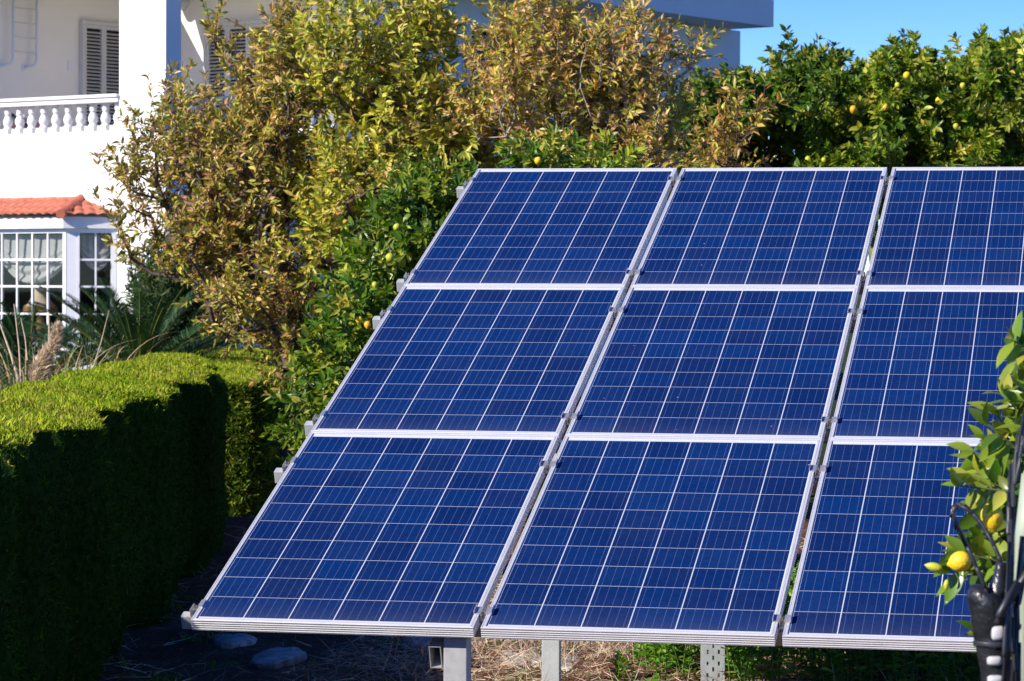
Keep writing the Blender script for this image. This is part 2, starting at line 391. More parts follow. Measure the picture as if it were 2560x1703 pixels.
def skeleton(base, targets, rng, r_tip=0.004, r_max=0.06, straight=0.35, step=0.18):
    """greedy branching from the base through all targets: returns nodes, parents, radii"""
    nodes = [np.array(base)]; par = [-1]; plen = [0.0]
    order = np.argsort(np.linalg.norm(targets - base, axis=1))
    tips = np.zeros(len(targets), int)
    for oi in order:
        tg = targets[oi]
        A = np.array(nodes); d = np.linalg.norm(A - tg, axis=1)
        cost = d + straight * np.array(plen)
        # no limb that dives back down
        cost = cost + np.maximum(0, A[:, 2] - tg[2]) * 1.2
        k = int(np.argmin(cost)); cur = k; p0 = A[k]; L = d[k]
        ns = max(1, int(L / step))
        for s in range(1, ns + 1):
            q = p0 + (tg - p0) * s / ns
            if s < ns: q = q + rng.normal(0, 0.03, 3) + np.array([0, 0, 0.06 * math.sin(math.pi * s / ns)])
            nodes.append(q); par.append(cur); plen.append(plen[cur] + L / ns); cur = len(nodes) - 1
        tips[oi] = cur
    n = len(nodes); cnt = np.zeros(n)
    for q in tips: cnt[q] += 1
    for i in range(n - 1, 0, -1): cnt[par[i]] += cnt[i]
    rad = np.clip(r_tip * np.sqrt(np.maximum(cnt, 1)) * 0.9, r_tip, r_max)
    return np.array(nodes), np.array(par), rad, tips
def seg_mesh(A, B, ra, rb, n=5):
    d = nrm(B - A); ref = np.where(np.abs(d[:, 2:3]) > .9, np.array([[1., 0, 0]]), np.array([[0, 0, 1.]]))
    u = nrm(np.cross(d, ref)); v = np.cross(d, u)
    ang = 2 * np.pi * np.arange(n) / n
    ring = u[:, None] * np.cos(ang)[None, :, None] + v[:, None] * np.sin(ang)[None, :, None]
    V = np.concatenate([A[:, None] + ring * ra[:, None, None], B[:, None] + ring * rb[:, None, None]], 1)
    k = np.arange(n); k2 = (k + 1) % n
    f = np.stack([k, k2, k2 + n, k + n], 1)
    Fs = (f[None] + (np.arange(len(A)) * 2 * n)[:, None, None]).reshape(-1, 4)
    return V.reshape(-1, 3), Fs
UP = np.array([0, 0, 1.0])
def EL(px, py, rx, ry, d, rd, n):
    sh = .13 * F / d
    return (at(px, py + sh * .9, d), max(rx - sh, rx * .3) * d / F, max(ry - sh, ry * .3) * d / F, rd, n)
def sample(ells, rng, shell=0.45):
    T_, O_ = [], []
    for c, rx, rz, rd, n in ells:
        v = nrm(rng.normal(size=(n, 3))); r = rng.random((n, 1)) ** shell
        off = v * r
        pts = c + off[:, :1] * rx * RT + off[:, 1:2] * rd * FW + off[:, 2:3] * rz * UP
        out = nrm(v[:, :1] * RT + v[:, 1:2] * FW + v[:, 2:3] * UP)
        k = pts[:, 2] > 0.12
        T_.append(pts[k]); O_.append(out[k])
    return np.concatenate(T_), np.concatenate(O_)
def shoots(T_, O_, rng, leaf, mat, pal_fn, nl=24, tw=(0.22, 0.42), L=(0.06, 0.10), ratio=0.30, upw=0.5, outw=0.6, rnd=0.5, droop=0.2, spread=1.0, nup=.6, nrd=.6, nout=.35):
    n = len(T_)
    td = nrm(O_ * outw + UP * upw + rng.normal(0, rnd, (n, 3)))
    tl = rng.uniform(*tw, n)
    f = rng.random((n, nl)) ** 0.8
    bend = nrm(rng.normal(size=(n, 3))) * 0.12
    P = T_[:, None] + td[:, None] * (tl[:, None] * f)[..., None] + bend[:, None] * (f ** 2)[..., None] * tl[:, None, None]
    a = rng.random((n, nl)) * 2 * np.pi
    ref = np.where(np.abs(td[:, 2:3]) > .9, np.array([[1., 0, 0]]), np.array([[0, 0, 1.]]))
    u = nrm(np.cross(td, ref)); v = np.cross(td, u)
    lat = u[:, None] * np.cos(a)[..., None] + v[:, None] * np.sin(a)[..., None]
    D = nrm(td[:, None] * (0.35 + 0.9 * f[..., None] ** 2) + lat * spread + rng.normal(0, .25, (n, nl, 3)) - UP * droop)
    Nn = nrm(UP * nup + td[:, None] * 0.4 + O_[:, None] * nout + (-FW * .25) + rng.normal(0, nrd, (n, nl, 3)))
    P = P.reshape(-1, 3); D = D.reshape(-1, 3); Nn = Nn.reshape(-1, 3)
    Ls = rng.uniform(*L, len(P)); Ws = Ls * ratio * rng.uniform(.8, 1.25, len(P))
    cl = np.repeat(np.arange(n), nl)
    col = pal_fn(cl, P, n)
    return instance(leaf, P, D, Nn, Ls, Ws, col), (T_, T_ + td * tl[:, None])

def tree(name, label, cat, base, ells, pal, seed, leafmat_, leaf=LEAF_R, group=None, bark='bark', r_max=0.06, straight=.35, fruit=None, spots=None, clus=0.5, shell=.45, **kw):
    rng = np.random.default_rng(seed)
    base = np.array(base, float)
    T_, O_ = sample(ells, rng, shell)
    def pf(cl, P, n):
        a = pick(pal, n, rng, .12)[cl]; b_ = pick(pal, len(cl), rng, .16)
        mixf = (rng.random((len(cl), 1)) < clus)
        return np.where(mixf, a * (1 + rng.normal(0, .12, (len(cl), 1))), b_).clip(.003, .9)
    (V, Fs, C), (ta, tb) = shoots(T_, O_, rng, leaf, None, pf, **kw)
    root = empty(name, base); tag(root, label, cat, group)
    np_mesh('crown', V, [Fs], leafmat_, root, col=C)
    nodes, par, rad, tips = skeleton(base, T_, rng, r_max=r_max, straight=straight)
    i = np.arange(1, len(nodes))
    A = np.concatenate([nodes[par[i]], ta]); B = np.concatenate([nodes[i], tb])
    ra = np.concatenate([np.maximum(rad[i], np.minimum(rad[par[i]], rad[i] * 1.35)), np.full(len(ta), .0035)]); rb = np.concatenate([rad[i], np.full(len(ta), .0015)])
    tv, tf = seg_mesh(A, B, ra, rb)
    np_mesh('trunk', tv, [tf], M[bark], root, smooth=True)
    if fruit:
        for (px, py, d, r, mk) in fruit:
            lemon(at(px, py, d), r * .72, root, M[mk], rng, None, 1.0)
    return root
def lemon(c, r, parent, mat, rng, axis=None, elong=1.15, name='fruit'):
    prof = [(0.0, -1.30), (.13, -1.25), (.24, -1.12), (.50, -.96), (.78, -.66), (.96, -.28), (1.0, .05), (.95, .38), (.80, .70), (.55, .93), (.25, 1.06), (.10, 1.10), (0.0, 1.10)]
    b = MB(); n = 18
    ax = Vector(axis) if axis is not None else Vector((rng.normal() * .3, rng.normal() * .3, 1)); q = Vector((0, 0, 1)).rotation_difference(ax.normalized())
    V = []
    for rr, z in prof:
        for k in range(n):
            a = 2 * math.pi * k / n
            p_ = q @ Vector((max(rr, .004) * r * math.cos(a), max(rr, .004) * r * math.sin(a), z * r * elong)); V.append(p_ + Vector([float(x) for x in c]))
    b.add(V, [(i * n + k, i * n + (k + 1) % n, (i + 1) * n + (k + 1) % n, (i + 1) * n + k) for i in range(len(prof) - 1) for k in range(n)])
    return b.build(name, mat, parent, smooth=True)

# ------------------------------------------------------------------ house
HO = at(414, 300, 42.0); HO[2] = 0.0
AL = np.array([math.sin(R(-64.5)), math.cos(R(-64.5)), 0]); AR = np.array([math.sin(R(25.5)), math.cos(R(25.5)), 0])
def H(a, b, z): return HO + a * AL + b * AR + np.array([0, 0, z])
def hpb(px, py, b):   # where the line of sight meets the plane b = const: (a, z)
    r = FW + (px - 1280) / F * RT + (py - 851.5) / F * DN
    q = (b - (CW - HO) @ AR) / (r @ AR); P = CW + q * r - HO
    return float(P @ AL), float(P[2])
def hpa(px, py, a):
    r = FW + (px - 1280) / F * RT + (py - 851.5) / F * DN
    q = (a - (CW - HO) @ AL) / (r @ AL); P = CW + q * r - HO
    return float(P @ AR), float(P[2])
house = empty('house', HO); tag(house, 'white two storey house with balustraded balcony, deep eaves and tiled bay window', 'house')
LX = 7.0
LW = 5.0        # the loggia's left wall
m1 = MB()
SOF = 6.38
SEND = hpa(1851, 100, 0.0)[0]
REND = hpa(1934, 72, -.9)[0]
# lower front wall with an opening behind the bay window
BA0, BA1 = 1.06, 3.75
m1.box((0.9, 0, 0), (BA0, .3, 3.90), H); m1.box((BA1, 0, 0), (LX, .3, 3.90), H)
m1.box((BA0, 0, 0), (BA1, .3, .95), H); m1.box((BA0, 0, 2.66), (BA1, .3, 3.90), H)
m1.box((0.9, .0, 3.90), (LX, .3, 3.985), H)                 # kerb under the balusters
m1.build('front_wall', M['plaster'], house)
m1 = MB(); m1.box((0, 0, 0), (.897, .31, 6.416), H); m1.build('column', M['plaster'], house)
m1 = MB(); m1.box((0.003, .313, 0), (.30, 4.6, 3.985), H); m1.box((0.003, 4.6, 0), (.30, SEND, SOF), H); m1.box((.3, SEND - .3, 0), (8, SEND - .003, SOF), H)
m1.build('side_wall', M['sidewall'], house)
m1 = MB(); m1.box((.303, 4.6, 3.7), (LW, 4.9, SOF), H); m1.box((LW, -1.2, 3.7), (LW + .3, 4.9, SOF), H)
m1.box((.303, 4.6, 0), (LW, 4.9, 3.7), H)
m1.build('loggia_wall', M['cream'], house)
m1 = MB(); m1.box((.303, .303, 3.55), (LX, 4.597, 3.70), H); m1.build('balcony_floor', M['cream'], house)
# roof: one slab over the body of the house and unseen ones over the loggia, their slot added to shape the streak of sun
def slot_pt(px, py):
    a_, z_ = hpb(px, py, 4.6); d_ = (SOF - z_) / KD
    return a_ + KA * d_, 4.6 - d_
_da = R(SUN_AZ + 154.5); KA = math.tan(_da); KD = math.tan(R(SUN_EL)) / math.cos(_da)
def ext(p, q, b):  # a on the line p-q at depth b
    return p[0] + (q[0] - p[0]) * (b - p[1]) / (q[1] - p[1])
Lp, Lq = slot_pt(453, 56), slot_pt(517, 178); Rp, Rq = slot_pt(481, 29), slot_pt(524, 182)
def slab(mb, poly, z0, z1):
    n = len(poly); P = [H(a, b, z0) for a, b in poly] + [H(a, b, z1) for a, b in poly]
    mb.add(P, [tuple(range(n)), tuple(range(n, 2 * n))] + [(k, (k + 1) % n, (k + 1) % n + n, k + n) for k in range(n)])
m1 = MB(); m1.box((-.9, 1.2, SOF + .003), (.25, REND, SOF + .48), H); m1.box((.252, 4.7, SOF + .004), (9, REND - .003, SOF + .44), H)
slab(m1, [(.252, 1.2), (ext(Rp, Rq, 1.2), 1.2), (ext(Rp, Rq, 4.69), 4.69), (.252, 4.69)], SOF + .003, SOF + .03)
slab(m1, [(9, -.5), (9, 4.69), (ext(Lp, Lq, 4.69), 4.69), (ext(Lp, Lq, -.5), -.5)], SOF + .003, SOF + .03)
m1.build('roof', M['sidewall'], house)
m1 = MB(); m1.box((-.6, 4.2, SOF + .484), (8, REND - .3, SOF + .53), H); m1.build('roof_edge', M['tile'], house)

def shutter(parent, name, kind, fixed, u0, u1, z0, z1, leaves, sgn, lit=True):
    """louvred shutter in plane a=const ('a') or b=const ('b'); sgn = outward direction"""
    def q(u, o, z): return H(fixed + sgn * o, u, z) if kind == 'a' else H(u, fixed + sgn * o, z)
    fr_ = MB(); sl_ = MB(); bk = MB(); fw_ = 0.05
    fr_.box((u0 - .05, .004, z0 - .05), (u0, .09, z1 + .05), q); fr_.box((u1, .004, z0 - .05), (u1 + .05, .09, z1 + .05), q)
    fr_.box((u0, .004, z1), (u1, .09, z1 + .05), q); fr_.box((u0, .004, z0 - .05), (u1, .09, z0), q)
    wl = (u1 - u0) / leaves
    for i in range(leaves):
        a0 = u0 + i * wl + .002; a1 = u0 + (i + 1) * wl - .002
        fr_.box((a0, .03, z0 + .002), (a0 + fw_, .075, z1 - .002), q); fr_.box((a1 - fw_, .03, z0 + .002), (a1, .075, z1 - .002), q)
        fr_.box((a0 + fw_, .03, z1 - .06), (a1 - fw_, .075, z1 - .002), q); fr_.box((a0 + fw_, .03, z0 + .002), (a1 - fw_, .075, z0 + .08), q)
        n = int((z1 - z0 - .14) / .056)
        for k in range(n):
            zc = z0 + .10 + k * .056
            P = [q(a0 + fw_, .034, zc + .026), q(a1 - fw_, .034, zc + .026), q(a1 - fw_, .074, zc), q(a0 + fw_, .074, zc),
                 q(a0 + fw_, .034, zc + .034), q(a1 - fw_, .034, zc + .034), q(a1 - fw_, .074, zc + .008), q(a0 + fw_, .074, zc + .008)]
            sl_.add(P, [(0, 3, 2, 1), (4, 5, 6, 7), (0, 1, 5, 4), (1, 2, 6, 5), (2, 3, 7, 6), (3, 0, 4, 7)])
    bk.box((u0, .006, z0), (u1, .012, z1), q)  # near-black sheet stands in for the shade behind the slats
    f = fr_.build(name, M['shutter'], parent)
    sl_.build('slats', M['shutter'], f); bk.build('shade_sheet', M['dark'], f)
    return f
b0, zt = hpa(196, 50, LW)
b1 = hpa(301, 60, LW)[0]
shutter(house, 'shutter_door', 'a', LW, b0 + .06, b1, 3.78, zt - .06, 2, -1)
a0, zt = hpb(518, 64, 4.6); a1, _ = hpb(735, 60, 4.6)
shutter(house, 'shutter_window', 'b', 4.6, a1, a0 - .05, 4.15, zt - .03, 4, -1)
b0, zt = hpa(1165, 66, 0.0)
shutter(house, 'shutter_window', 'a', 0.0, b0, b0 + 1.2, zt - 1.2, zt, 2, -1)
# balustrade
ml = MB()
ml.box((.9, -.03, 4.385), (LX, .23, 4.45), H); ml.box((.9, -.06, 4.453), (LX, .26, 4.50), H)
ml.box((-.03, .313, 4.385), (.23, 4.6, 4.45), H); ml.box((-.06, .313, 4.453), (.26, 4.6, 4.50), H)
bal = ml.build('balustrade', M['plaster'], house, bevel=.008)
def baluster_mesh(c):
    b = MB(); s = .055
    def q(x, y, z): return c + AL * x + AR * y + np.array([0, 0, z])
    b.box((-.085, -.085, 0), (.085, .085, .075), q)
    b.lathe([(.066, .076), (.07, .09), (.052, .105), (.05, .115), (.066, .145), (.074, .175), (.066, .215), (.045, .26), (.037, .285), (.052, .292), (.052, .305), (.04, .31), (.055, .322), (.055, .336), (.042, .342), (.058, .36), (.062, .40)], c, 14)
    return b
c0 = H(1.01, .10, 3.987)
b0_ = baluster_mesh(c0).build('baluster', M['plaster'], None, smooth=False, origin=c0)
for p_ in b0_.data.polygons: p_.use_smooth = len(p_.vertices) == 4 and p_.area < .003
b0_.parent = bal; b0_.location = Vector(c0 - wloc(bal))
spots = [(1.01 + .248 * i, .10) for i in range(1, 22)] + [(.10, .55 + .25 * i) for i in range(16)]
for (a_, b_) in spots:
    o = b0_.copy(); COL.objects.link(o); o.parent = bal; o.location = Vector(H(a_, b_, 3.987) - wloc(bal))

# bay window --------------------------------------------------------------
BD = .50
AC = 1.44                       # right front corner of the bay along the wall
AL2 = AC + 2.325                 # left front corner (outside the frame)
def edge_pts(o, z): return [H(AC - BD - .41 * o, 0.003, z), H(AC - .414 * o, -BD - o, z), H(AL2 + .414 * o, -BD - o, z), H(AL2 + BD + .41 * o, 0.003, z)]
def band(mb, o0, o1, z0, z1):
    A = [edge_pts(o0, z0), edge_pts(o1, z0), edge_pts(o1, z1), edge_pts(o0, z1)]
    for i in range(3):
        P = [A[0][i], A[1][i], A[2][i], A[3][i], A[0][i + 1], A[1][i + 1], A[2][i + 1], A[3][i + 1]]
        mb.add(P, [(0, 1, 5, 4), (1, 2, 6, 5), (2, 3, 7, 6), (3, 0, 4, 7)] + ([(0, 3, 2, 1)] if i == 0 else []) + ([(4, 5, 6, 7)] if i == 2 else []))
bm_ = MB(); band(bm_, -.12, 0.0, 0.0, .93); bay = bm_.build('bay_window', M['plaster'], house)
fa = MB(); band(fa, -.12, .10, 2.60, 2.76); fa.build('fascia', M['plaster'], bay)
fm = MB(); band(fm, -.09, .012, 2.535, 2.597); band(fm, -.09, .04, .933, .99)
# uprights and glazing bars on the front and on the right return
def strip(mb, P0, P1, s0, s1, z0, z1, o0, o1):
    d = P1 - P0; L_ = np.linalg.norm(d); d = d / L_; nn = np.cross(d, UP)
    if nn @ (CW - P0) < 0: nn = -nn
    def q(s, o, z): return P0 + d * s + nn * o + np.array([0, 0, z])
    mb.box((s0, o0, z0), (s1, o1, z1), q)
Pf0 = H(AC, -BD, 0); Pf1 = H(AL2, -BD, 0); Pr0 = H(AC, -BD, 0); Pr1 = H(AC - BD, 0, 0)
LF = np.linalg.norm(Pf1 - Pf0); LR = np.linalg.norm(Pr1 - Pr0)
strip(fm, Pf0, Pf1, 0.0, .055, .992, 2.533, -.07, .01)
strip(fm, Pf0, Pf1, LF - .10, LF, .992, 2.533, -.07, .01)
strip(fm, Pr0, Pr1, 0.012, .16, .992, 2.533, -.07, .012); strip(fm, Pr0, Pr1, .161, .19, .992, 2.533, -.06, .022)
strip(fm, Pr0, Pr1, LR - .07, LR, .992, 2.533, -.07, .012)
mid0 = .055; W4 = .31
xs_ = [mid0 + W4 * i for i in range(1, 7)]
for s_ in xs_: strip(fm, Pf0, Pf1, s_ - .013, s_ + .013, .992, 2.533, -.03, .004)
for z_ in (2.16, 1.78, 1.39): strip(fm, Pf0, Pf1, .056, LF - .10, z_ - .014, z_ + .014, -.029, .006)
for z_ in (2.16, 1.78, 1.39): strip(fm, Pr0, Pr1, .191, LR - .07, z_ - .014, z_ + .014, -.029, .006)
sm_ = (.19 + LR - .07) / 2
strip(fm, Pr0, Pr1, sm_ - .013, sm_ + .013, .992, 2.533, -.03, .004)
fm.build('window_frame', M['frame_white'], bay)
pm = MB(); strip(pm, Pf0, Pf1, .055, LF - .10, .99, 2.535, -.018, -.012); pm.build('pane', M['glass'], bay)
pm = MB(); strip(pm, Pr0, Pr1, .19, LR - .07, .99, 2.535, -.018, -.012); pm.build('pane', M['glass'], bay)
# room behind, its dimness put into near-black walls
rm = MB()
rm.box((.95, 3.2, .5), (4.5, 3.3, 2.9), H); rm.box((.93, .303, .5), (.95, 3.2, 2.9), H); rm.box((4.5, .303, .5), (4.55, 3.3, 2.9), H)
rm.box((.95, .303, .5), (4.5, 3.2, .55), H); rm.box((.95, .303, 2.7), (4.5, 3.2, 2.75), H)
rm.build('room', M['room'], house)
# tiled roof of the bay
EO = .19
def roof_face(mb, E0, E1, T0, T1, period=.165, rows=3):
    L_ = np.linalg.norm(E1 - E0); nu = int(L_ / period * 10) + 1; rv = []
    tl = rows * 5
    nrm_ = np.cross(E1 - E0, T0 - E0); nrm_ = nrm_ / np.linalg.norm(nrm_)
    if nrm_[2] < 0: nrm_ = -nrm_
    for j in range(tl + 1):
        v = j / tl; st = 1 - (v * rows) % 1.0 if j < tl else 0
        for i in range(nu + 1):
            u = i / nu
            P = (E0 + (E1 - E0) * u) * (1 - v) + (T0 + (T1 - T0) * u) * v
            d = (P - E0) @ ((E1 - E0) / L_)
            rv.append(P + nrm_ * (.026 * abs(math.sin(math.pi * d / period)) + .028 * st))
    mb.add(rv, [(j * (nu + 1) + i, j * (nu + 1) + i + 1, (j + 1) * (nu + 1) + i + 1, (j + 1) * (nu + 1) + i) for j in range(tl) for i in range(nu)])
e_ = edge_pts(EO, 2.765); zt_ = 3.01
t_r = H(AC + .21, .0, zt_); t_l = H(AL2 - .21, .0, zt_)
tm = MB()
roof_face(tm, e_[1], e_[2], t_r, t_l)
roof_face(tm, e_[0], e_[1], t_r + (e_[0] - e_[1]) * .02, t_r)
roof_face(tm, e_[2], e_[3], t_l, t_l)
tr_ = tm.build('tile_roof', M['tile'], bay, recalc=False)
def ridge(P0, P1, r=.062):
    b = MB(); n = 4
    P0 = Vector(P0); P1 = Vector(P1)
    for i in range(n):
        a = P0.lerp(P1, i / n); c = P0.lerp(P1, (i + 1.12) / n)
        b.tube([a, c], [r * 1.12, r * .95], 12)
    return b
up3 = np.array([0, 0, .03])
ridge(e_[1] + up3, t_r + up3).build('ridge_tile', M['tile'], bay, smooth=False)
ridge(e_[2] + up3, t_l + up3).build('ridge_tile', M['tile'], bay, smooth=False)
ridge(t_r + up3 * .6 - AR * .02, t_l + up3 * .6 - AR * .02, .035).build('ridge_tile', M['tile'], bay, smooth=False)
# wall light on the loggia wall
aw, zw = hpb(461, 4, 4.6)
lb = MB(); lb.tube([H(aw, 4.595, zw), H(aw, 4.25, zw), H(aw, 4.22, zw)], [.12, .12, .10], 20); lb.build('wall_lamp', M['whitepl'], house, smooth=False)
bb_, zz_ = hpa(174, 164, LW)
sb = MB(); sb.box((LW - .015, bb_ - .045, zz_ - .08), (LW - .002, bb_ + .045, zz_ + .08), H); sb.build('junction_box', M['frame_white'], house)

# curtain swags, lamp (things of their own)
def swag(name, label, P0, P1, z_top, dz, side, inset, W0, W1):
    d = P1 - P0; L_ = np.linalg.norm(d); d = d / L_; nn = np.cross(d, UP)
    if nn @ (CW - P0) < 0: nn = -nn
    nu, nv = 60, 46; V = []
    for j in range(nv + 1):
        v = j / nv
        for i in range(nu + 1):
            u = i / nu; s = W0 + (W1 - W0) * u
            cat = 1 - (2 * u - 1) ** 2
            zb = side + (dz - side) * cat ** .8
            z = z_top - zb * v
            foldamp = .028 * max(0, v - .35) * 1.6
            o = -inset + foldamp * math.sin(v * 9 * math.pi + 1.3 * math.sin(u * 6)) + .02 * math.sin(u * math.pi * 9) * (1 - v) * .6 + .05 * v * cat
            V.append(P0 + d * s + nn * o + np.array([0, 0, z]))
    b = MB(); b.add(V, [(j * (nu + 1) + i, j * (nu + 1) + i + 1, (j + 1) * (nu + 1) + i + 1, (j + 1) * (nu + 1) + i) for j in range(nv) for i in range(nu)])
    o = b.build(name, M['curtain'], None, smooth=True, origin=P0 + d * W0 + np.array([0, 0, z_top]))
    return tag(o, label, 'curtain')
swag('curtain', 'wide grey lace swag curtain draped inside the front pane of the bay window', Pf0, Pf1, 2.52, .70, .30, .13, .06, 1.44)
swag('curtain', 'narrow grey swag curtain inside the angled side pane of the bay window', Pr0, Pr1, 2.52, .52, .22, .13, .20, LR - .05)
lc = H(2.02, -.02, .99)
a_l, _ = hpb(101, 750, .05); lc = H(a_l, .05, .99)
lamp = empty('table_lamp', lc); tag(lamp, 'table lamp with cream fringed bell shade behind the bay window glass', 'lamp')
b = MB(); b.lathe([(.085, .84), (.09, .80), (.10, .72), (.13, .63), (.18, .555), (.235, .50)], lc, 24); b.build('lamp_shade', M['shade'], lamp, smooth=True)
b = MB()
for k in range(90):
    a = 2 * math.pi * k / 90; p0 = lc + np.array([math.cos(a) * .236, math.sin(a) * .236, .50]); b.tube([p0, p0 - UP * .075 + np.array([math.cos(a), math.sin(a), 0]) * .008], .0055, 4)
b.lathe([(.236, .51), (.242, .505), (.242, .495), (.236, .49)], lc, 24)
b.build('fringe', M['fringe'], lamp)
b = MB(); b.lathe([(.10, -.0), (.10, .02), (.03, .05), (.06, .15), (.08, .25), (.04, .38), (.015, .45), (.015, .6)], lc, 18); b.build('lamp_base', M['fringe'], lamp, smooth=True)
b = MB(); b.box((a_l - .5, -.30, .93), (a_l + .5, .35, .985), H); tag(b.build('side_table', M['bark'], None, origin=H(a_l, .05, .93)), 'low dark table standing under the fringed lamp', 'table')
# pipe ladder on the shaded wall
def W4(b, o, z): return H(LW - o, b, z)
q1b, q1z0 = hpa(78, 160, LW); q0b, q0z0 = hpa(19, 165, LW)
lad = empty('pipe_ladder', W4(q1b, .1, q1z0)); tag(lad, 'white bent pipe ladder fixed high on the shaded balcony wall', 'ladder')
for bq in (q0b, q1b):
    b = MB(); b.tube([W4(bq - .16, .0, q1z0 - .06), W4(bq - .10, .06, q1z0 - .05), W4(bq - .03, .11, q1z0 - .02), W4(bq, .12, q1z0 + .06), W4(bq, .12, q1z0 + .3), W4(bq, .12, SOF - .02)], .022, 10); b.build('pipe', M['pipe'], lad, smooth=True)
    b = MB(); b.tube([W4(bq - .16, .001, q1z0 - .06), W4(bq - .16, .015, q1z0 - .06)], .05, 14); b.build('flange', M['pipe'], lad)
for k in range(5):
    zr = q1z0 + .16 + .225 * k
    b = MB(); b.tube([W4(q0b, .12, zr), W4(q1b, .12, zr)], .009, 8); b.build('rung', M['shutter'], lad)
# bundle behind the balusters
bp, _ = hpb(40, 300, .55); bz = 3.70
bun = empty('cloth_bundle', H(bp, .6, bz)); tag(bun, 'pink and white cloth bundle on the balcony floor behind the balusters', 'bundle')
def blob(name, c, r, mat, seed, par, sq=(1, 1, 1)):
    bm = bmesh.new(); bmesh.ops.create_icosphere(bm, subdivisions=3, radius=1)
    rg = np.random.default_rng(seed); k = rg.normal(0, 2.2, (5, 3))
    for v in bm.verts:
        n_ = 1 + .12 * sum(math.sin(v.co.dot(Vector(q)) + i) for i, q in enumerate(k)) / 2
        v.co = Vector((v.co.x * r * sq[0], v.co.y * r * sq[1], v.co.z * r * sq[2])) * n_ + Vector([float(x) for x in (c - wloc(par))])
    me = bpy.data.meshes.new(name); bm.to_mesh(me); bm.free(); me.materials.append(mat)
    for p_ in me.polygons: p_.use_smooth = True
    o = bpy.data.objects.new(name, me); COL.objects.link(o); o.parent = par; return o
blob('pink_cloth', H(bp - .12, .62, bz + .40), .19, M['pink'], 3, bun, (1.5, .8, .7)); blob('white_cloth', H(bp + .02, .62, bz + .52), .13, M['whitecloth'], 4, bun, (1.2, .8, .8))
blob('grey_cloth', H(bp - .1, .62, bz + .16), .18, M['curtain'], 5, bun, (1.3, .8, .9))
b = MB(); b.tube([H(bp + .12, .5, bz + .66), H(bp - .3, .5, bz + .44), H(bp - .62, .5, bz + .05)], .022, 8)
tag(b.build('dark_pole', M['darkbar'], None, origin=H(bp - .62, .5, bz + .05)), 'dark slanting pole leaning behind the balcony balusters beside the pink bundle', 'pole')

# ------------------------------------------------------------------ solar array
TILT = R(20.4); PB = 0.65
cT, sT = math.cos(TILT), math.sin(TILT)
def S(u, v, n): return np.array([u, v * cT - n * sT, PB + v * sT + n * cT])
def Sv(u, v, n): return S(u, v, n)
GX, GY = 0.0247, 0.0061
def ringmesh(prof, Wd, Ht):
    b = MB(); V = []
    for o, n in prof: V += [(o, o, n), (Wd - o, o, n), (Wd - o, Ht - o, n), (o, Ht - o, n)]
    Fs = []
    k = len(prof)
    for i in range(k):
        j = (i + 1) % k
        for c in range(4):
            d = (c + 1) % 4
            Fs.append((i * 4 + c, i * 4 + d, j * 4 + d, j * 4 + c))
    b.add(V, Fs); return b
prof = [(LIP, -.0045), (LIP, 0.0), (.0085, 0.0), (.0078, -.0012), (.0052, -.0012), (.0045, 0.0), (.0008, 0.0), (0, -.0008)]
prof += [(0, -.0030), (.0020, -.0036)]
for g in (-.0110, -.0190, -.0270, -.0350):
    prof += [(.0020, g + .0016), (0, g + .0008), (0, g - .0010), (.0020, g - .0014)]
prof += [(.0016, -.0396), (.0022, -.040), (.025, -.040), (.025, -.038), (.004, -.038), (.004, -.0075)]
proto = None
row_n = ['bottom', 'middle', 'top']; col_n = ['left', 'centre', 'right']
for r_ in range(3):
    for c_ in range(3):
        if proto is None:
            root = empty('solar_panel', (0, 0, 0))
            ringmesh(prof, PWID, PHEI).build('frame', M['alu'], root, local=True)
            b = MB(); b.box((LIP - .002, LIP - .002, -.0078), (PWID - LIP + .002, PHEI - LIP + .002, -.0048)); b.build('cell_sheet', M['cells'], root, local=True)
            b = MB(); b.box((.005, .005, -.012), (PWID - .005, PHEI - .005, -.0085)); b.build('backsheet', M['backsheet'], root, local=True)
            b = MB(); b.box((.43, 1.45, -.035), (.56, 1.57, -.013)); b.build('junction_box', M['black'], root, local=True)
            proto = root; o = root
        else: o = copy_tree(proto)
        o.location = S(c_ * (PWID + GX), r_ * (PHEI + GY), 0); o.rotation_euler = (TILT, 0, 0)
        pos = {(0, 0): 'blue solar panel in the bottom left corner of the array, over dark ground',
               (0, 1): 'blue solar panel in the middle of the bottom row, above straw and the galvanised post',
               (0, 2): 'blue solar panel at the right of the bottom row, behind taped cables and lemons',
               (1, 0): 'blue solar panel at the left of the middle row, beside the shadowed hedge gap',
               (1, 1): 'blue solar panel in the very centre of the array, panels on all sides',
               (1, 2): 'blue solar panel at the right of the middle row, lemon leaves over its right side',
               (2, 0): 'blue solar panel in the top left corner of the array, against the citrus bush',
               (2, 1): 'blue solar panel in the middle of the top row, below the autumn shrub and sapling',
               (2, 2): 'blue solar panel in the top right corner of the array, below the big citrus trees'}[(r_, c_)]
        tag(o, pos, 'solar panel', 'solar panels of the array')
RV = [.125, 1.369, 1.835, 3.012, 3.48, 4.793]
UR = 3.10
rack = empty('mounting_rack', (0.9, 0.1, 0)); tag(rack, 'galvanised steel rack of rails, beams and posts carrying the solar panels', 'rack')
for v_ in RV:
    b = MB(); b.box((-.072, v_ - .020, -.0905), (UR, v_ + .020, -.0405), S); b.build('rail', M['rail'], rack, bevel=.003)
def hollow(mb, u0, u1, v0, v1, n0, n1, th):
    mb.box((u0, v0, n0), (u0 + th, v1, n1), S); mb.box((u1 - th, v0, n0), (u1, v1, n1), S)
    mb.box((u0 + th, v0, n1 - th), (u1 - th, v1, n1), S); mb.box((u0 + th, v0, n0), (u1 - th, v1, n0 + th), S)
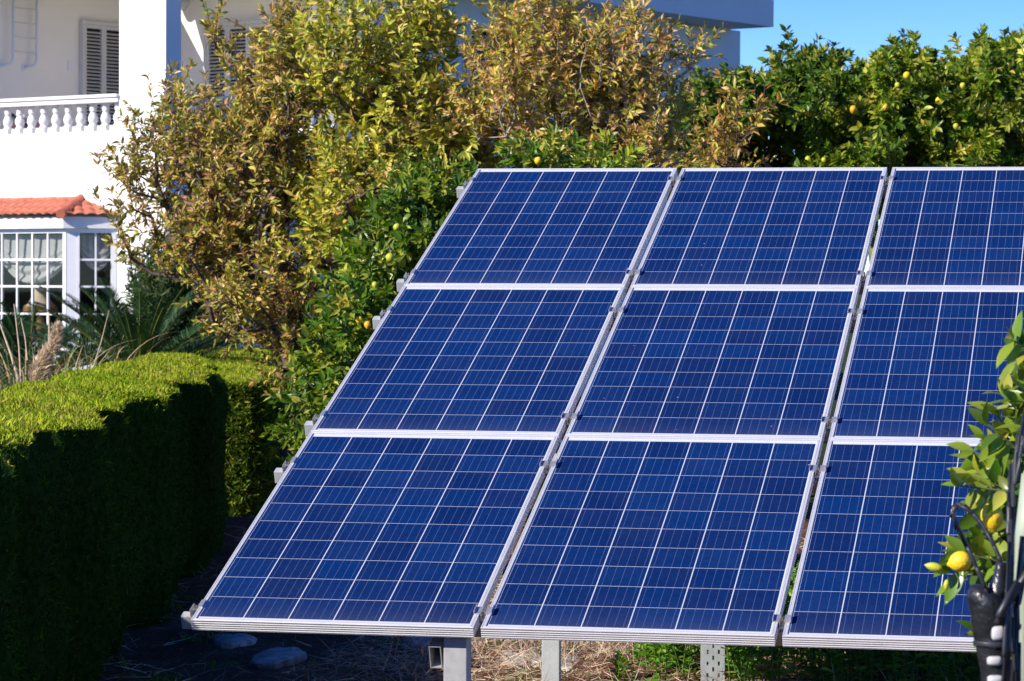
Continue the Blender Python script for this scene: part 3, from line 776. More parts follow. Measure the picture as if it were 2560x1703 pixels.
for u_, w_, h_, v0_ in ((.845, .042, .082, .03), (.16, .038, .040, .28), (2.88, .042, .082, .03)):
    b = MB(); hollow(b, u_ - w_ / 2, u_ + w_ / 2, v0_, 4.95, -.0912 - h_, -.0912, .003); b.build('beam', M['galv_dull'], rack)
def post(u, y, w, d, mat, ztop, name='post'):
    b = MB(); b.box((u - w / 2, y, -.1), (u + w / 2, y + d, ztop)); return b.build(name, mat, rack, bevel=.003)
post(.915, .065, .080, .08, M['galv_dull'], .605)
post(2.95, .065, .080, .08, M['galv_dull'], .605)
pu = at(1376, 1650, 13.45); post(pu[0], pu[1], .080, .05, M['galv'], PB + pu[1] * sT / cT - .15)
post(2.95, 4.0, .080, .05, M['galv'], PB + 4.0 * sT / cT - .15)
# perforated angle upright
pp = at(1752, 1650, 13.5)
b = MB(); w_ = .107; x0_, y0_ = pp[0], pp[1]; PTOP = PB + pp[1] * sT / cT - .15
def PF(x, y, z): return np.array([x0_, y0_, 0]) + x * np.array([.985, .17, 0]) + y * np.array([-.17, .985, 0]) + np.array([0, 0, z])
b.box((0, -.0, -.1), (.014, .04, PTOP), PF); b.box((w_ - .002, 0, -.1), (w_, .04, PTOP), PF)
cols_ = [(.026, .035), (.051, .060), (.076, .085)]
zz = -.1; edges = [.0145] + [e for c in cols_ for e in c] + [w_ - .0025]
for k in range(len(edges) - 1):
    if k % 2 == 0: b.box((edges[k], 0, -.1), (edges[k + 1], .003, PTOP), PF)
    else:
        z0 = -.1 + (.026 if (k // 2) % 2 else 0)
        while z0 < PTOP:
            b.box((edges[k] + .0002, .0002, z0 + .019), (edges[k + 1] - .0002, .0028, min(z0 + .052, PTOP)), PF); z0 += .052
b.build('perforated_upright', M['galv'], rack)

# clamps
def clamp_mid():
    root = empty('panel_clamp', (0, 0, 0)); L_ = .026
    b = MB()
    b.box((-.031, -L_, .0006), (-.0095, L_, .0036)); b.box((.0095, -L_, .0006), (.031, L_, .0036))
    b.box((.0285, -L_, .0037), (.0315, L_, .0135)); b.box((-.0315, -L_, .0037), (-.0285, L_, .0135)); b.box((-.0093, -L_, -.026), (-.0070, L_, .0036)); b.box((.0070, -L_, -.026), (.0093, L_, .0036))
    b.box((-.0069, -L_, -.026), (.0069, L_, -.023)); b.build('bracket', M['clampm'], root, local=True)
    b = MB(); b.lathe([(.0066, -.0228), (.0066, -.015), (.004, -.0149), (.004, .006)], (0, 0, 0), 6); b.build('bolt', M['bolt'], root, local=True)
    return root
def clamp_end():
    root = empty('end_clamp', (0, 0, 0)); L_ = .026
    b = MB(); b.box((-.003, -L_, .0006), (.013, L_, .0036)); b.box((-.003, -L_, -.0403), (-.0006, L_, .0004)); b.box((-.032, -L_, -.0403), (-.0032, L_, -.0375))
    b.box((-.0345, -L_, -.0403), (-.0322, L_, -.012)); b.box((-.029, -L_, -.012), (-.0032, -L_ + .004, -.009))
    b.build('bracket', M['clampm'], root, local=True)
    b = MB(); b.lathe([(.009, -.0372), (.009, -.029), (.0045, -.0289), (.0045, -.006)], (-.018, 0, 0), 6); b.build('bolt', M['bolt'], root, local=True)
    return root
cm, ce = clamp_mid(), clamp_end()
ordn = ['lowest', 'second lowest', 'third lowest', 'third highest', 'second highest', 'topmost']
um = clm = False
for i, v_ in enumerate(RV):
    o = ce if i == 0 else copy_tree(ce)
    o.location = S(0, v_, 0); o.rotation_euler = (TILT, 0, 0)
    tag(o, 'silver end clamp above the %s rail stub on the left edge of the array' % ordn[i], 'clamp', 'end clamps on the left edge')
    for g in range(2):
        o = cm if (i == 0 and g == 0) else copy_tree(cm)
        o.location = S(PWID + GX / 2 + g * (PWID + GX), v_, 0); o.rotation_euler = (TILT, 0, 0)
        tag(o, 'small silver clamp bridging the %s panel gap, %s of the six in that gap' % (['left', 'right'][g], ordn[i]), 'clamp', 'clamps in the gaps between panels')

# ------------------------------------------------------------------ hedges
def hedge(name, label, cpts, ztop, zj, seed, nblade, tilt=.0, zend=0.0, open_side=False):
    """cpts: list of (depth, lat_left, lat_right); closed clipped body with sprigs"""
    rng = np.random.default_rng(seed)
    D_ = np.array([c[0] for c in cpts]); Ll = np.array([c[1] for c in cpts]); Lr = np.array([c[2] for c in cpts])
    ns = 140; dd = np.linspace(D_[0], D_[-1], ns); l = np.interp(dd, D_, Ll); r = np.interp(dd, D_, Lr)
    # wavy clipped edge
    wob = .05 * np.sin(dd * 2.1 + seed) + .045 * np.sin(dd * 4.7 + 1.3) + .03 * np.sin(dd * 9.1)
    r = r + wob
    prof = [(1.0, 0, -.06), (1.0, .25, .02), (1.0, .55, .0), (1.0, .82, .0), (1.0, .94, -.03), (.97, .99, -.02), (.9, 1.0, 0), (.7, 1.012, 0), (.5, 1.015, 0), (.3, 1.01, 0), (.1, 1.0, 0), (.03, .98, 0), (0, .9, 0), (0, .5, 0), (0, 0, 0)]
    V = []
    f0 = np.array([FW[0], FW[1], 0]); f0 /= np.linalg.norm(f0); r0 = np.array([f0[1], -f0[0], 0]); C0 = np.array([CW[0], CW[1], 0])
    for i in range(ns):
        zt_ = ztop + .015 * math.sin(dd[i] * 3.3 + seed) + zj * (dd[i] - D_[0])
        for s, z, o in prof:
            la = l[i] + (r[i] - l[i]) * s + o + (0.03 * math.sin(dd[i] * 6 + z * 7) if s == 1.0 else 0)
            V.append(C0 + f0 * dd[i] + r0 * la + np.array([0, 0, z * (zt_ + tilt * (1 - s) + zend * max(0, (i / ns - .85) / .15) ** 2)]))
    k = len(prof)
    Fs = [(i * k + j, i * k + j + 1, (i + 1) * k + j + 1, (i + 1) * k + j) for i in range(ns - 1) for j in range(k - 1)]
    V = np.array(V); Fs = np.array(Fs)
    # end caps as sheets too (front and back)
    capf = [tuple(range(k)), tuple(range((ns - 1) * k, ns * k))]
    root = empty(name, C0 + f0 * D_[0] + r0 * (l[0] + r[0]) / 2); tag(root, label, 'hedge', 'clipped hedges left of the array')
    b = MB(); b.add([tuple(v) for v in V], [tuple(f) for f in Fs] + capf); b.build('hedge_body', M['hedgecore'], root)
    # sprigs
    tri = np.concatenate([Fs[:, [0, 1, 2]], Fs[:, [0, 2, 3]]])
    nc = 10
    cap_tris = []
    for base in (0, (ns - 1) * k):
        # fan on a resampled outline
        for j in range(1, k - 1): cap_tris.append((base, base + j, base + j + 1))
    tri = np.concatenate([tri, np.array(cap_tris)])
    A, B, C = V[tri[:, 0]], V[tri[:, 1]], V[tri[:, 2]]
    nn = np.cross(B - A, C - A); ar = np.linalg.norm(nn, axis=1) / 2; nn = nrm(nn)
    cen = (A + B + C) / 3; mid = V.mean(0)
    ci = C0 + f0 * ((cen - C0) @ f0)[:, None] + r0 * np.interp((cen - C0) @ f0, dd, (l + r) / 2)[:, None]; ci[:, 2] = ztop * .5
    flip = ((cen - ci) * nn).sum(1) < 0; nn[flip] *= -1
    ar[-len(cap_tris):] *= 1.0
    nn[-len(cap_tris):-len(cap_tris) // 2] = -f0; nn[-len(cap_tris) // 2:] = f0
    dist = np.linalg.norm(cen - CW, axis=1)
    wt = ar * np.where(nn[:, 2] > .5, 1.6, 1.0) * np.where((nn @ r0) < -.5, .15, 1.0) * np.where(cen[:, 1] < -6, .25, 1)
    idx = rng.choice(len(tri), nblade, p=wt / wt.sum())
    u = rng.random((nblade, 2)); sw = u.sum(1) > 1; u[sw] = 1 - u[sw]
    P = A[idx] + (B - A)[idx] * u[:, :1] + (C - A)[idx] * u[:, 1:]
    nv = nn[idx]
    D = nrm(nv * np.where(nv[:, 2:3] > .5, .8, .45) + UP * .5 + rng.normal(0, .75, (nblade, 3)))
    Ls = rng.uniform(.010, .028, nblade) * np.where(rng.random(nblade) < .03, 1.9, 1.0)
    if open_side:
        sd_ = nv[:, 2] < .5; Ls = np.where(sd_, Ls * rng.uniform(1.2, 3.6, nblade), Ls)
    P = P - nv * .008 + nv * (rng.normal(0, 1, (nblade, 1)) * .006)
    pn = np.sin(P[:, 0] * 3.1 + 1) * np.sin(P[:, 1] * 1.7) + .6 * np.sin(P[:, 1] * 5.3 + P[:, 0] * 4)
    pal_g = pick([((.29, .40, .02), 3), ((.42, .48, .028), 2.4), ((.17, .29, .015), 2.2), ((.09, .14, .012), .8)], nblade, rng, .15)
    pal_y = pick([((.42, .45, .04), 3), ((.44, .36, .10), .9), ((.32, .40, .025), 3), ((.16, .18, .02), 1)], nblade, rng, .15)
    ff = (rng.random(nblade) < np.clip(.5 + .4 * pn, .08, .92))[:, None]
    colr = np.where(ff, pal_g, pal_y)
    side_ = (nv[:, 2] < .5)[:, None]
    colr = np.where(side_, pick([((.05, .11, .008), 3), ((.085, .15, .012), 2), ((.10, .075, .02), .4), ((.02, .045, .005), 2)], nblade, rng, .2), colr)  # side sprigs darker than the top, shade put into their colour
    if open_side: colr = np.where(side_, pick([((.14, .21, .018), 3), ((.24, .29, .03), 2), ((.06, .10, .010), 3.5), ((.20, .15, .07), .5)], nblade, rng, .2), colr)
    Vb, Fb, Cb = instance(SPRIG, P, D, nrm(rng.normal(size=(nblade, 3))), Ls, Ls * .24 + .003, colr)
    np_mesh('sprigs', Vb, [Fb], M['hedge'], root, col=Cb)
    return root
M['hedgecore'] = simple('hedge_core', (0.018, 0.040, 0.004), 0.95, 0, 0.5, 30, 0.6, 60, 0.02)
hedge('hedge', 'long clipped hedge on the left with sunlit flat top and dark right face', [(4.5, -2.6, -1.72), (11, -2.66, -1.86), (16, -2.70, -1.90), (19.0, -2.74, -1.94), (20.4, -2.76, -2.00), (21.4, -2.74, -2.10), (22.2, -2.66, -2.21), (22.6, -2.55, -2.30)], 1.16, 0.003, 11, 460000, .06, .02)
hedge('hedge', 'shorter clipped hedge block behind the end of the long hedge, sprigs on its front', [(23.5, -3.2, -2.02), (23.62, -3.2, -1.94), (23.85, -3.25, -1.88), (24.3, -3.3, -1.86), (25.0, -3.3, -1.90), (26, -3.3, -2.0), (28, -3.3, -2.18), (30, -3.3, -2.36)], 1.03, 0.02, 23, 230000, open_side=True)

# ------------------------------------------------------------------ trees
AUT_A = [((.60, .49, .10), 2.8), ((.37, .36, .05), 2.5), ((.54, .31, .12), 1.5), ((.19, .20, .03), 1.1), ((.64, .42, .22), 1.6)]
AUT_B = [((.62, .56, .08), 4), ((.43, .46, .05), 3), ((.60, .41, .14), 1.3), ((.22, .26, .04), 1.0)]
AUT_C = [((.66, .52, .11), 3.2), ((.46, .42, .06), 2.2), ((.62, .36, .14), 1.8), ((.68, .45, .23), 1.6), ((.25, .25, .04), .8)]
gr = 'autumn shrubs between house and panels'
dA, dB, dC = 22.5, 22.0, 21.5
def gp(px, d, off=0.0): 
    q = at(px, 851, d); return np.array([q[0], q[1], 0])
common = dict(nl=24, tw=(.20, .44), L=(.044, .080), ratio=.36, upw=.8, outw=.4, rnd=.5, droop=.12, shell=.36, clus=.35)
tree('autumn_tree', 'brownish green autumn shrub on the left, reaching across the white column', 'tree', gp(720, dA),
     [EL(695, 250, 140, 190, dA, .7, 187), EL(490, 350, 100, 130, dA, .6, 96), EL(640, 430, 200, 170, dA, .8, 234), EL(530, 570, 130, 120, dA, .6, 102), EL(650, 700, 190, 170, dA, .8, 234), EL(770, 850, 120, 120, dA, .6, 124), EL(390, 290, 60, 90, dA, .3, 13), EL(340, 430, 60, 110, dA, .3, 20), EL(300, 545, 30, 50, dA, .2, 6), EL(540, 70, 14, 50, dA, .15, 8), EL(720, 100, 70, 110, dA, .5, 52), EL(330, 590, 60, 60, dA, .2, 7), EL(400, 440, 70, 160, dA, .3, 26), EL(430, 250, 60, 60, dA, .3, 9), EL(400, 640, 60, 60, dA, .3, 12)],
     AUT_A, 101, M['leaf'], group=gr, straight=.30, **common)
tree('autumn_tree', 'yellow green autumn shrub in the middle, rising behind the top left panel', 'tree', gp(1010, dB),
     [EL(880, 140, 140, 190, dB, .7, 163), EL(1020, 250, 160, 170, dB, .7, 187), EL(930, 430, 180, 140, dB, .7, 172), EL(1130, 360, 150, 130, dB, .6, 147), EL(840, 560, 140, 130, dB, .6, 124), EL(1050, 50, 110, 100, dB, .5, 62)],
     AUT_B, 102, M['leaf'], group=gr, straight=.30, **{**common, 'L': (.050, .090), 'ratio': .40})
tree('autumn_tree', 'orange tinged autumn shrub on the right, in front of the shaded house wall', 'tree', gp(1400, dC),
     [EL(1330, 90, 150, 160, dC, .6, 147), EL(1480, 170, 160, 160, dC, .6, 172), EL(1610, 270, 120, 160, dC, .5, 115), EL(1420, 330, 170, 110, dC, .6, 118), EL(1250, 240, 120, 150, dC, .6, 102), EL(1590, 65, 26, 60, dC, .2, 12), EL(1655, 110, 24, 60, dC, .2, 11), EL(1722, 120, 16, 60, dC, .2, 8), EL(1610, 370, 110, 80, dC, .5, 62)],
     AUT_C, 103, M['leaf'], group=gr, straight=.30, bark='palebark', **common)
tree('autumn_sapling', 'small reddish brown sapling in front of the dark gap in the citrus trees', 'sapling', gp(1815, 19.5),
     [EL(1790, 375, 75, 70, 19.5, .4, 26), EL(1845, 310, 60, 60, 19.5, .3, 14), EL(1900, 265, 22, 30, 19.5, .2, 4)],
     [((.50, .28, .07), 3), ((.46, .42, .06), 3), ((.30, .16, .05), 2)], 104, M['leaf'], straight=.3, **{**common, 'L': (.05, .085), 'nl': 20})
CIT = [((.075, .155, .012), 4), ((.13, .22, .018), 3), ((.31, .37, .035), 2.0), ((.48, .47, .07), 1.0)]
CIT_Y = [((.10, .185, .014), 3), ((.19, .28, .022), 3), ((.40, .44, .045), 2.4), ((.56, .54, .09), 1.4)]
ck = dict(nup=.75, nrd=.5, nout=.75, shell=.30, nl=28, tw=(.16, .32), L=(.048, .082), ratio=.46, upw=.45, outw=.7, rnd=.5, droop=.1, leaf=LEAF_R, bark='twiggreen', clus=.6)
gc = 'citrus trees behind the array'
tree('citrus_tree', 'dark green citrus bush with a few green yellow fruit, left of the top panels', 'tree', gp(1010, 17.8),
     [EL(1040, 560, 140, 150, 17.8, .75, 230), EL(960, 700, 130, 140, 17.8, .7, 190), EL(900, 830, 110, 130, 17.8, .6, 130), EL(1120, 500, 90, 90, 17.8, .5, 70), EL(840, 950, 100, 130, 17.8, .5, 90), EL(790, 1040, 90, 120, 18.2, .5, 80), EL(880, 1080, 120, 150, 18.6, .5, 90)],
     CIT, 201, M['citrus'], straight=.2, fruit=[(992, 568, 17.0, .028, 'ripening'), (975, 644, 17.0, .033, 'ripening'), (898, 800, 17.0, .028, 'lemon'), (919, 812, 16.95, .028, 'orange'), (937, 712, 17.1, .024, 'ripening'), (1030, 598, 17.2, .022, 'ripening')], **ck)
tree('citrus_tree', 'small bright citrus shoot just above the top edge of the panels', 'tree', gp(1380, 18.2),
     [EL(1350, 395, 70, 40, 18.2, .4, 40), EL(1500, 410, 90, 30, 18.2, .4, 34)], CIT_Y, 202, M['citrus'], straight=.2, fruit=[(1345, 402, 17.7, .030, 'lemon')], **ck)
d1 = 26.0
tree('citrus_tree', 'citrus tree beside the eave, with a pointed tuft on top', 'tree', gp(1930, d1),
     [EL(1990, 236, 130, 90, d1, 1.2, 190), EL(1840, 246, 150, 80, d1, 1.0, 170), EL(1985, 146, 40, 50, d1, .4, 26), EL(2065, 166, 35, 40, d1, .4, 22), EL(1800, 338, 80, 90, d1 + .6, .7, 70), EL(2050, 338, 90, 110, d1, .8, 110), EL(1790, 260, 110, 70, d1 + .4, .7, 80), EL(2110, 260, 90, 80, d1 + .2, .8, 90), EL(2350, 230, 80, 80, d1 + .2, .8, 80), EL(1840, 428, 180, 120, d1 + 1.2, .8, 230), EL(1760, 308, 90, 80, d1 + 1.2, .6, 60)],
     CIT, 203, M['citrus'], group=gc, straight=.2, fruit=[(2022, 281, d1 - 1.0, .042, 'lemon'), (2020, 398, d1 - .9, .035, 'ripening')], **{**ck, 'L': (.055, .095), 'nl': 36})
tree('citrus_tree', 'tall domed citrus tree dotted with yellow fruit, second from the right', 'tree', gp(2230, d1),
     [EL(2240, 211, 120, 100, d1, 1.1, 190), EL(2170, 298, 150, 110, d1, 1.1, 230), EL(2130, 398, 140, 70, d1 - .6, .8, 120), EL(2300, 288, 130, 130, d1, 1.1, 190), EL(2260, 146, 55, 40, d1, .5, 36)],
     CIT_Y, 204, M['citrus'], group=gc, straight=.2, fruit=[(2133, 273, d1 - 1.15, .040, 'orange'), (2212, 268, d1 - 1.15, .040, 'lemon'), (2267, 189, d1 - 1.0, .042, 'lemon'), (2244, 213, d1 - 1.0, .032, 'ripening'), (2243, 380, d1 - 1.0, .03, 'ripening'), (2060, 400, d1 - 1.0, .03, 'ripening')], **{**ck, 'L': (.055, .095), 'nl': 36})
tree('citrus_tree', 'wide citrus tree at the right edge of the view, its top against the sky', 'tree', gp(2490, d1),
     [EL(2450, 206, 100, 105, d1, 1.0, 160), EL(2560, 211, 110, 110, d1, 1.0, 150), EL(2460, 298, 150, 120, d1, 1.1, 230), EL(2600, 338, 130, 110, d1, 1.0, 120), EL(2400, 388, 120, 70, d1 - .5, .8, 110), EL(2430, 106, 24, 36, d1, .3, 12), EL(2520, 116, 40, 36, d1, .4, 22), EL(2560, 470, 230, 150, d1, 1.0, 200), EL(2760, 430, 160, 160, d1, 1.0, 130), EL(2720, 276, 130, 160, d1, 1.0, 130)],
     CIT_Y, 205, M['citrus'], group=gc, straight=.2, fruit=[(2348, 252, d1 - 1.1, .042, 'lemon'), (2407, 214, d1 - 1.05, .034, 'ripening'), (2390, 316, d1 - 1.1, .034, 'ripening'), (2480, 398, d1 - 1.1, .038, 'ripening')], **{**ck, 'L': (.055, .095), 'nl': 36})
# grey green bush by the house
tree('oleander_bush', 'grey green narrow leaved bush in front of the blue shaded wall', 'bush', gp(440, 30),
     [EL(450, 700, 120, 90, 30, .6, 150), EL(400, 790, 90, 110, 30, .5, 110), EL(570, 720, 100, 100, 30, .6, 80), EL(490, 830, 140, 110, 30, .6, 130)], [((.10, .17, .07), 3), ((.16, .22, .10), 2), ((.05, .09, .03), 2)], 301, M['citrus'], straight=.2, nl=26, tw=(.2, .4), L=(.09, .14), ratio=.16, upw=.9, outw=.5, rnd=.35, droop=-.2, bark='twiggreen')

# cycad -------------------------------------------------------------------
def cycad(px, d, seed, label, nf, lf):
    rng = np.random.default_rng(seed)
    cb = gp(px, d); cb = np.array([cb[0], cb[1], .80])
    cy = empty('cycad', (cb[0], cb[1], .62)); tag(cy, label, 'cycad')
    b = MB(); b.lathe([(.20, -.4), (.22, -.1), (.20, .05), (.10, .12)], cb, 14); b.build('stem', M['bark'], cy)
    for k in range(nf):
        a = rng.random() * 2 * np.pi; el = R(rng.uniform(12, 80)); L_ = rng.uniform(.85, 1.20) * lf
        hd = math.cos(a) * RT + math.sin(a) * np.array([FW[0], FW[1], 0])
        hd = hd / np.linalg.norm(hd)
        ts = np.linspace(0, 1, 40)
        e2 = el - ts * .65
        st_ = L_ / 39
        pts = cb + np.cumsum(np.stack([np.cos(e2)[:, None] * hd + np.sin(e2)[:, None] * UP], 0)[0] * st_, axis=0)
        tan = nrm(np.gradient(pts, axis=0)); side = nrm(np.cross(tan, UP)); nu_ = np.cross(side, tan)
        P = []; D = []; Nn = []; Ls = []
        sub = np.linspace(.10, .99, 62)
        for sg in (-1, 1):
            ip = sub * 39; i0 = np.floor(ip).astype(int).clip(0, 38); fr_ = (ip - i0)[:, None]
            pc = pts[i0] * (1 - fr_) + pts[i0 + 1] * fr_
            P.append(pc); D.append(nrm(sg * side[i0] * .85 + tan[i0] * (.45 + .5 * sub[:, None]) + nu_[i0] * .45 + rng.normal(0, .05, (62, 3)))); Nn.append(nu_[i0] - sg * side[i0] * .4)
            Ls.append(.15 * np.sin(np.pi * (.12 + .80 * sub)) + .02)
        P, D, Nn, Ls = map(np.concatenate, (P, D, Nn, Ls))
        colr = pick([((.022, .065, .022), 3), ((.035, .09, .03), 2), ((.06, .13, .035), 1)], len(P), rng, .15)
        V, Fs, C = instance(BLADE, P, D, Nn, Ls, .010, colr)
        tv, tf = seg_mesh(pts[:-1], pts[1:], np.linspace(.012, .003, 39), np.linspace(.012, .003, 39), 5)
        V2 = np.concatenate([V, tv]); C2 = np.concatenate([C, np.tile((.20, .22, .05), (len(tv), 1))])
        np_mesh('frond', V2, [Fs, tf + len(V)], M['cycad'], cy, col=C2)
cycad(350, 27.5, 40, 'dark green cycad with stiff feathery fronds right of the bay window', 72, 1.12)
cycad(70, 28.5, 41, 'dark cycad below the front pane of the bay window, behind dry pampas grass', 60, .84)

# pampas grass ---------------------------------------------------------------
def grassclump(px, d, n, label, seed, hgt=(.28, .60), rad=.35, stalks=(), plumes=()):
    rng = np.random.default_rng(seed); c = gp(px, d); c[2] = .60
    root = empty('pampas_grass', (c[0], c[1], .6)); tag(root, label, 'grass clump', 'pampas grass clumps behind the hedge')
    Vs = []; Fs = []; Cs = []; off = 0
    for k in range(n):
        a = rng.random() * 2 * np.pi; r = rad * math.sqrt(rng.random()); p = c + np.array([math.cos(a) * r, math.sin(a) * r, 0])
        hd = np.array([math.cos(a + rng.normal() * .6), math.sin(a + rng.normal() * .6), 0]); L_ = rng.uniform(*hgt) * 1.5
        el = R(rng.uniform(62, 88)); curl = rng.uniform(1.4, 4.2) if rng.random() < .75 else rng.uniform(.1, .5)
        L_ *= 1.45 if curl > 1.4 else 1.0; m_ = 14; ts = np.linspace(0, 1, m_); e2 = el - curl * ts ** 1.5
        pts = p + np.concatenate([[np.zeros(3)], np.cumsum((np.cos(e2)[:, None] * hd + np.sin(e2)[:, None] * UP)[:-1] * L_ / (m_ - 1), axis=0)])
        sd = np.cross(hd, UP); w_ = .0055 * (1 - ts) ** .6 + .0012
        V = np.concatenate([pts + sd * w_[:, None], pts - sd * w_[:, None]])
        i = np.arange(m_ - 1); f = np.stack([i, i + 1, i + 1 + m_, i + m_], 1) + off
        dry = rng.random()
        c0 = np.array((.50, .37, .20)) if dry < .45 else (np.array((.16, .24, .09)) if dry < .85 else np.array((.32, .34, .12)))
        Vs.append(V); Fs.append(f); Cs.append(np.tile(c0 * (1 + rng.normal() * .15), (2 * m_, 1))); off += 2 * m_
    np_mesh('blades', np.concatenate(Vs), [np.concatenate(Fs)], M['straw'], root, col=np.concatenate(Cs).clip(.01, .9))
    for (x0, y0, x1, y1, r) in stalks:
        b = MB(); p0, p1 = at(x0, y0, d), at(x1, y1, d + .1); p0 = p0 + (p0 - p1) * .25; b.tube([p0, p0 * .5 + p1 * .5 + RT * .01, p1], [r, r * .8, r * .4], 6); b.build('stalk', M['plume'], root)
    for (x0, y0, x1, y1, r) in plumes:
        p0, p1 = at(x0, y0, d - .3), at(x1, y1, d - .25); L_ = np.linalg.norm(p1 - p0); ax = (p1 - p0) / L_
        nb = 2600; f = rng.random(nb); wv = r * np.sin(np.pi * np.clip(.12 + .88 * f, 0, 1)) ** .6 * (1 - .45 * f)
        pr = nrm(rng.normal(size=(nb, 3))); P = p0 + ax * (f * L_)[:, None] + pr * (wv * rng.random(nb) ** .5)[:, None]
        D = nrm(ax * .55 + pr * .5 + RT * .35 + rng.normal(0, .2, (nb, 3)))
        colr = pick([((.66, .52, .36), 3), ((.50, .38, .24), 2), ((.74, .62, .46), 1)], nb, rng, .12)
        V, Fq, C = instance(SPRIG, P, D, nrm(rng.normal(size=(nb, 3))), rng.uniform(.04, .08, nb), .008, colr)
        np_mesh('plume', V, [Fq], M['straw'], root, col=C)
    return root
grassclump(60, 24.0, 250, 'dry pampas grass with a fat cream plume behind the hedge at far left', 51, rad=.38,
           stalks=[(40, 935, 0, 810, .012), (50, 930, 35, 760, .008), (120, 920, 122, 780, .012), (65, 880, 52, 795, .006)],
           plumes=[(88, 955, 118, 872, .085), (128, 880, 142, 818, .028)])
grassclump(205, 24.6, 230, 'straw coloured arching pampas grass between the plume and the cycad', 52, rad=.40, stalks=[(236, 905, 273, 775, .006)])

# ------------------------------------------------------------------ ground litter, stones, weeds
rng = np.random.default_rng(60)
n = 48000
P = np.stack([rng.uniform(-3.2, 4.6, n), rng.uniform(1.5, 12, n), rng.uniform(.0, .05, n)], 1)
pat = np.sin(P[:, 0] * 2.3 + 1) * np.sin(P[:, 1] * 1.9) + .5 * np.sin(P[:, 0] * 5 + P[:, 1] * 4)
keep = rng.random(n) < np.clip(.55 + .35 * pat, .15, 1) * np.where(P[:, 0] < -.3, .22, 1); P = P[keep]; n = len(P)
D = nrm(np.stack([rng.normal(size=n), rng.normal(size=n), rng.normal(0, .35, n) + .08], 1))
colr = pick([((.60, .46, .32), 3), ((.46, .34, .22), 3), ((.28, .18, .11), 1.6), ((.68, .57, .44), 1.4)], n, rng, .15)
Ls = rng.uniform(.03, .22, n)
V1, F1, C1 = instance(BLADE, P, D, nrm(rng.normal(size=(n, 3)) + UP), Ls, rng.uniform(.002, .006, n), colr)
n2 = 12000; P2 = np.stack([rng.uniform(-.6, 1.9, n2), rng.uniform(2.8, 8.5, n2), rng.uniform(.01, .05, n2)], 1)
D2 = nrm(np.stack([rng.normal(size=n2), rng.normal(size=n2), rng.normal(0, .3, n2) + .06], 1))
V2, F2, C2 = instance(BLADE, P2, D2, nrm(rng.normal(size=(n2, 3)) + UP), rng.uniform(.03, .20, n2), rng.uniform(.002, .0048, n2), pick([((.60, .46, .33), 3), ((.46, .33, .22), 3), ((.30, .19, .12), 2), ((.70, .58, .45), 1.2)], n2, rng, .15))
V1, F1, C1 = np.concatenate([V1, V2]), np.concatenate([F1, F2 + len(V1)]), np.concatenate([C1, C2])
tag(np_mesh('straw_litter', V1, [F1], M['straw'], None, col=C1, origin=(0, 3, 0)), 'dry straw and stalks littering the red soil under the panels', 'straw', None, 'stuff')
# tangle of standing dry stalks
q0 = atz(1460, 1650, 0); n = 2600
P = np.stack([q0[0] + rng.normal(.1, .38, n), q0[1] + rng.normal(.8, .7, n), np.zeros(n)], 1)
D = nrm(np.stack([rng.normal(0, .7, n), rng.normal(0, .7, n), np.full(n, .7)], 1))
V1, F1, C1 = instance(BLADE, P, D, nrm(rng.normal(size=(n, 3))), rng.uniform(.06, .24, n), .005, pick([((.52, .42, .32), 3), ((.40, .31, .24), 2), ((.30, .22, .16), 1)], n, rng, .15))
tag(np_mesh('dry_brush', V1, [F1], M['straw'], None, col=C1, origin=(q0[0], q0[1], 0)), 'tangle of standing dead stalks behind the galvanised post', 'dead brush', None, 'stuff')
def stone(px, py, w_, d_, h_, label, seed):
    c = atz(px, py, .02); rg = np.random.default_rng(seed)
    bm = bmesh.new(); bmesh.ops.create_icosphere(bm, subdivisions=4, radius=1); k = rg.normal(0, 2.0, (6, 3))
    for v in bm.verts:
        s_ = 1 + .07 * sum(math.sin(v.co.dot(Vector(q)) * 1.3 + i) for i, q in enumerate(k))
        s_ *= 1 + .035 * math.sin(v.co.x * 11 + seed) * math.sin(v.co.y * 9) + .02 * math.sin(v.co.x * 27 + v.co.y * 23 + v.co.z * 19)
        z = v.co.z; z = math.copysign(min(abs(z) ** .45, .9), z)
        v.co = Vector((v.co.x * w_ * s_, v.co.y * d_ * s_, z * h_))
    me = bpy.data.meshes.new('stone'); bm.to_mesh(me); bm.free(); me.materials.append(M['stone'])
    for p_ in me.polygons: p_.use_smooth = True
    o = bpy.data.objects.new('stone', me); COL.objects.link(o); o.location = c - UP * h_ * .45; o.rotation_euler = (rg.normal() * .06, rg.normal() * .06, rg.random() * .5)
    tag(o, label, 'stone', 'pale flat stones')
stone(580, 1597, .115, .38, .035, 'flat stone in deep shade below the bottom left panel corner', 1)
stone(690, 1637, .125, .32, .035, 'flat stone in shade in front of the others, left of the grey post', 2)
stone(1050, 1598, .08, .15, .03, 'stone mostly hidden behind the panel edge, left of the front post', 3)
stone(1286, 1646, .05, .30, .030, 'sunlit pale stone left of the galvanised post', 4)
stone(1336, 1647, .052, .34, .032, 'sunlit pale stone touching the left side of the galvanised post', 5)
stone(1424, 1660, .055, .30, .030, 'sunlit pale stone right of the galvanised post', 6)
stone(470, 1404, .12, .20, .06, 'rough stone lying at the foot of the long hedge end', 7)

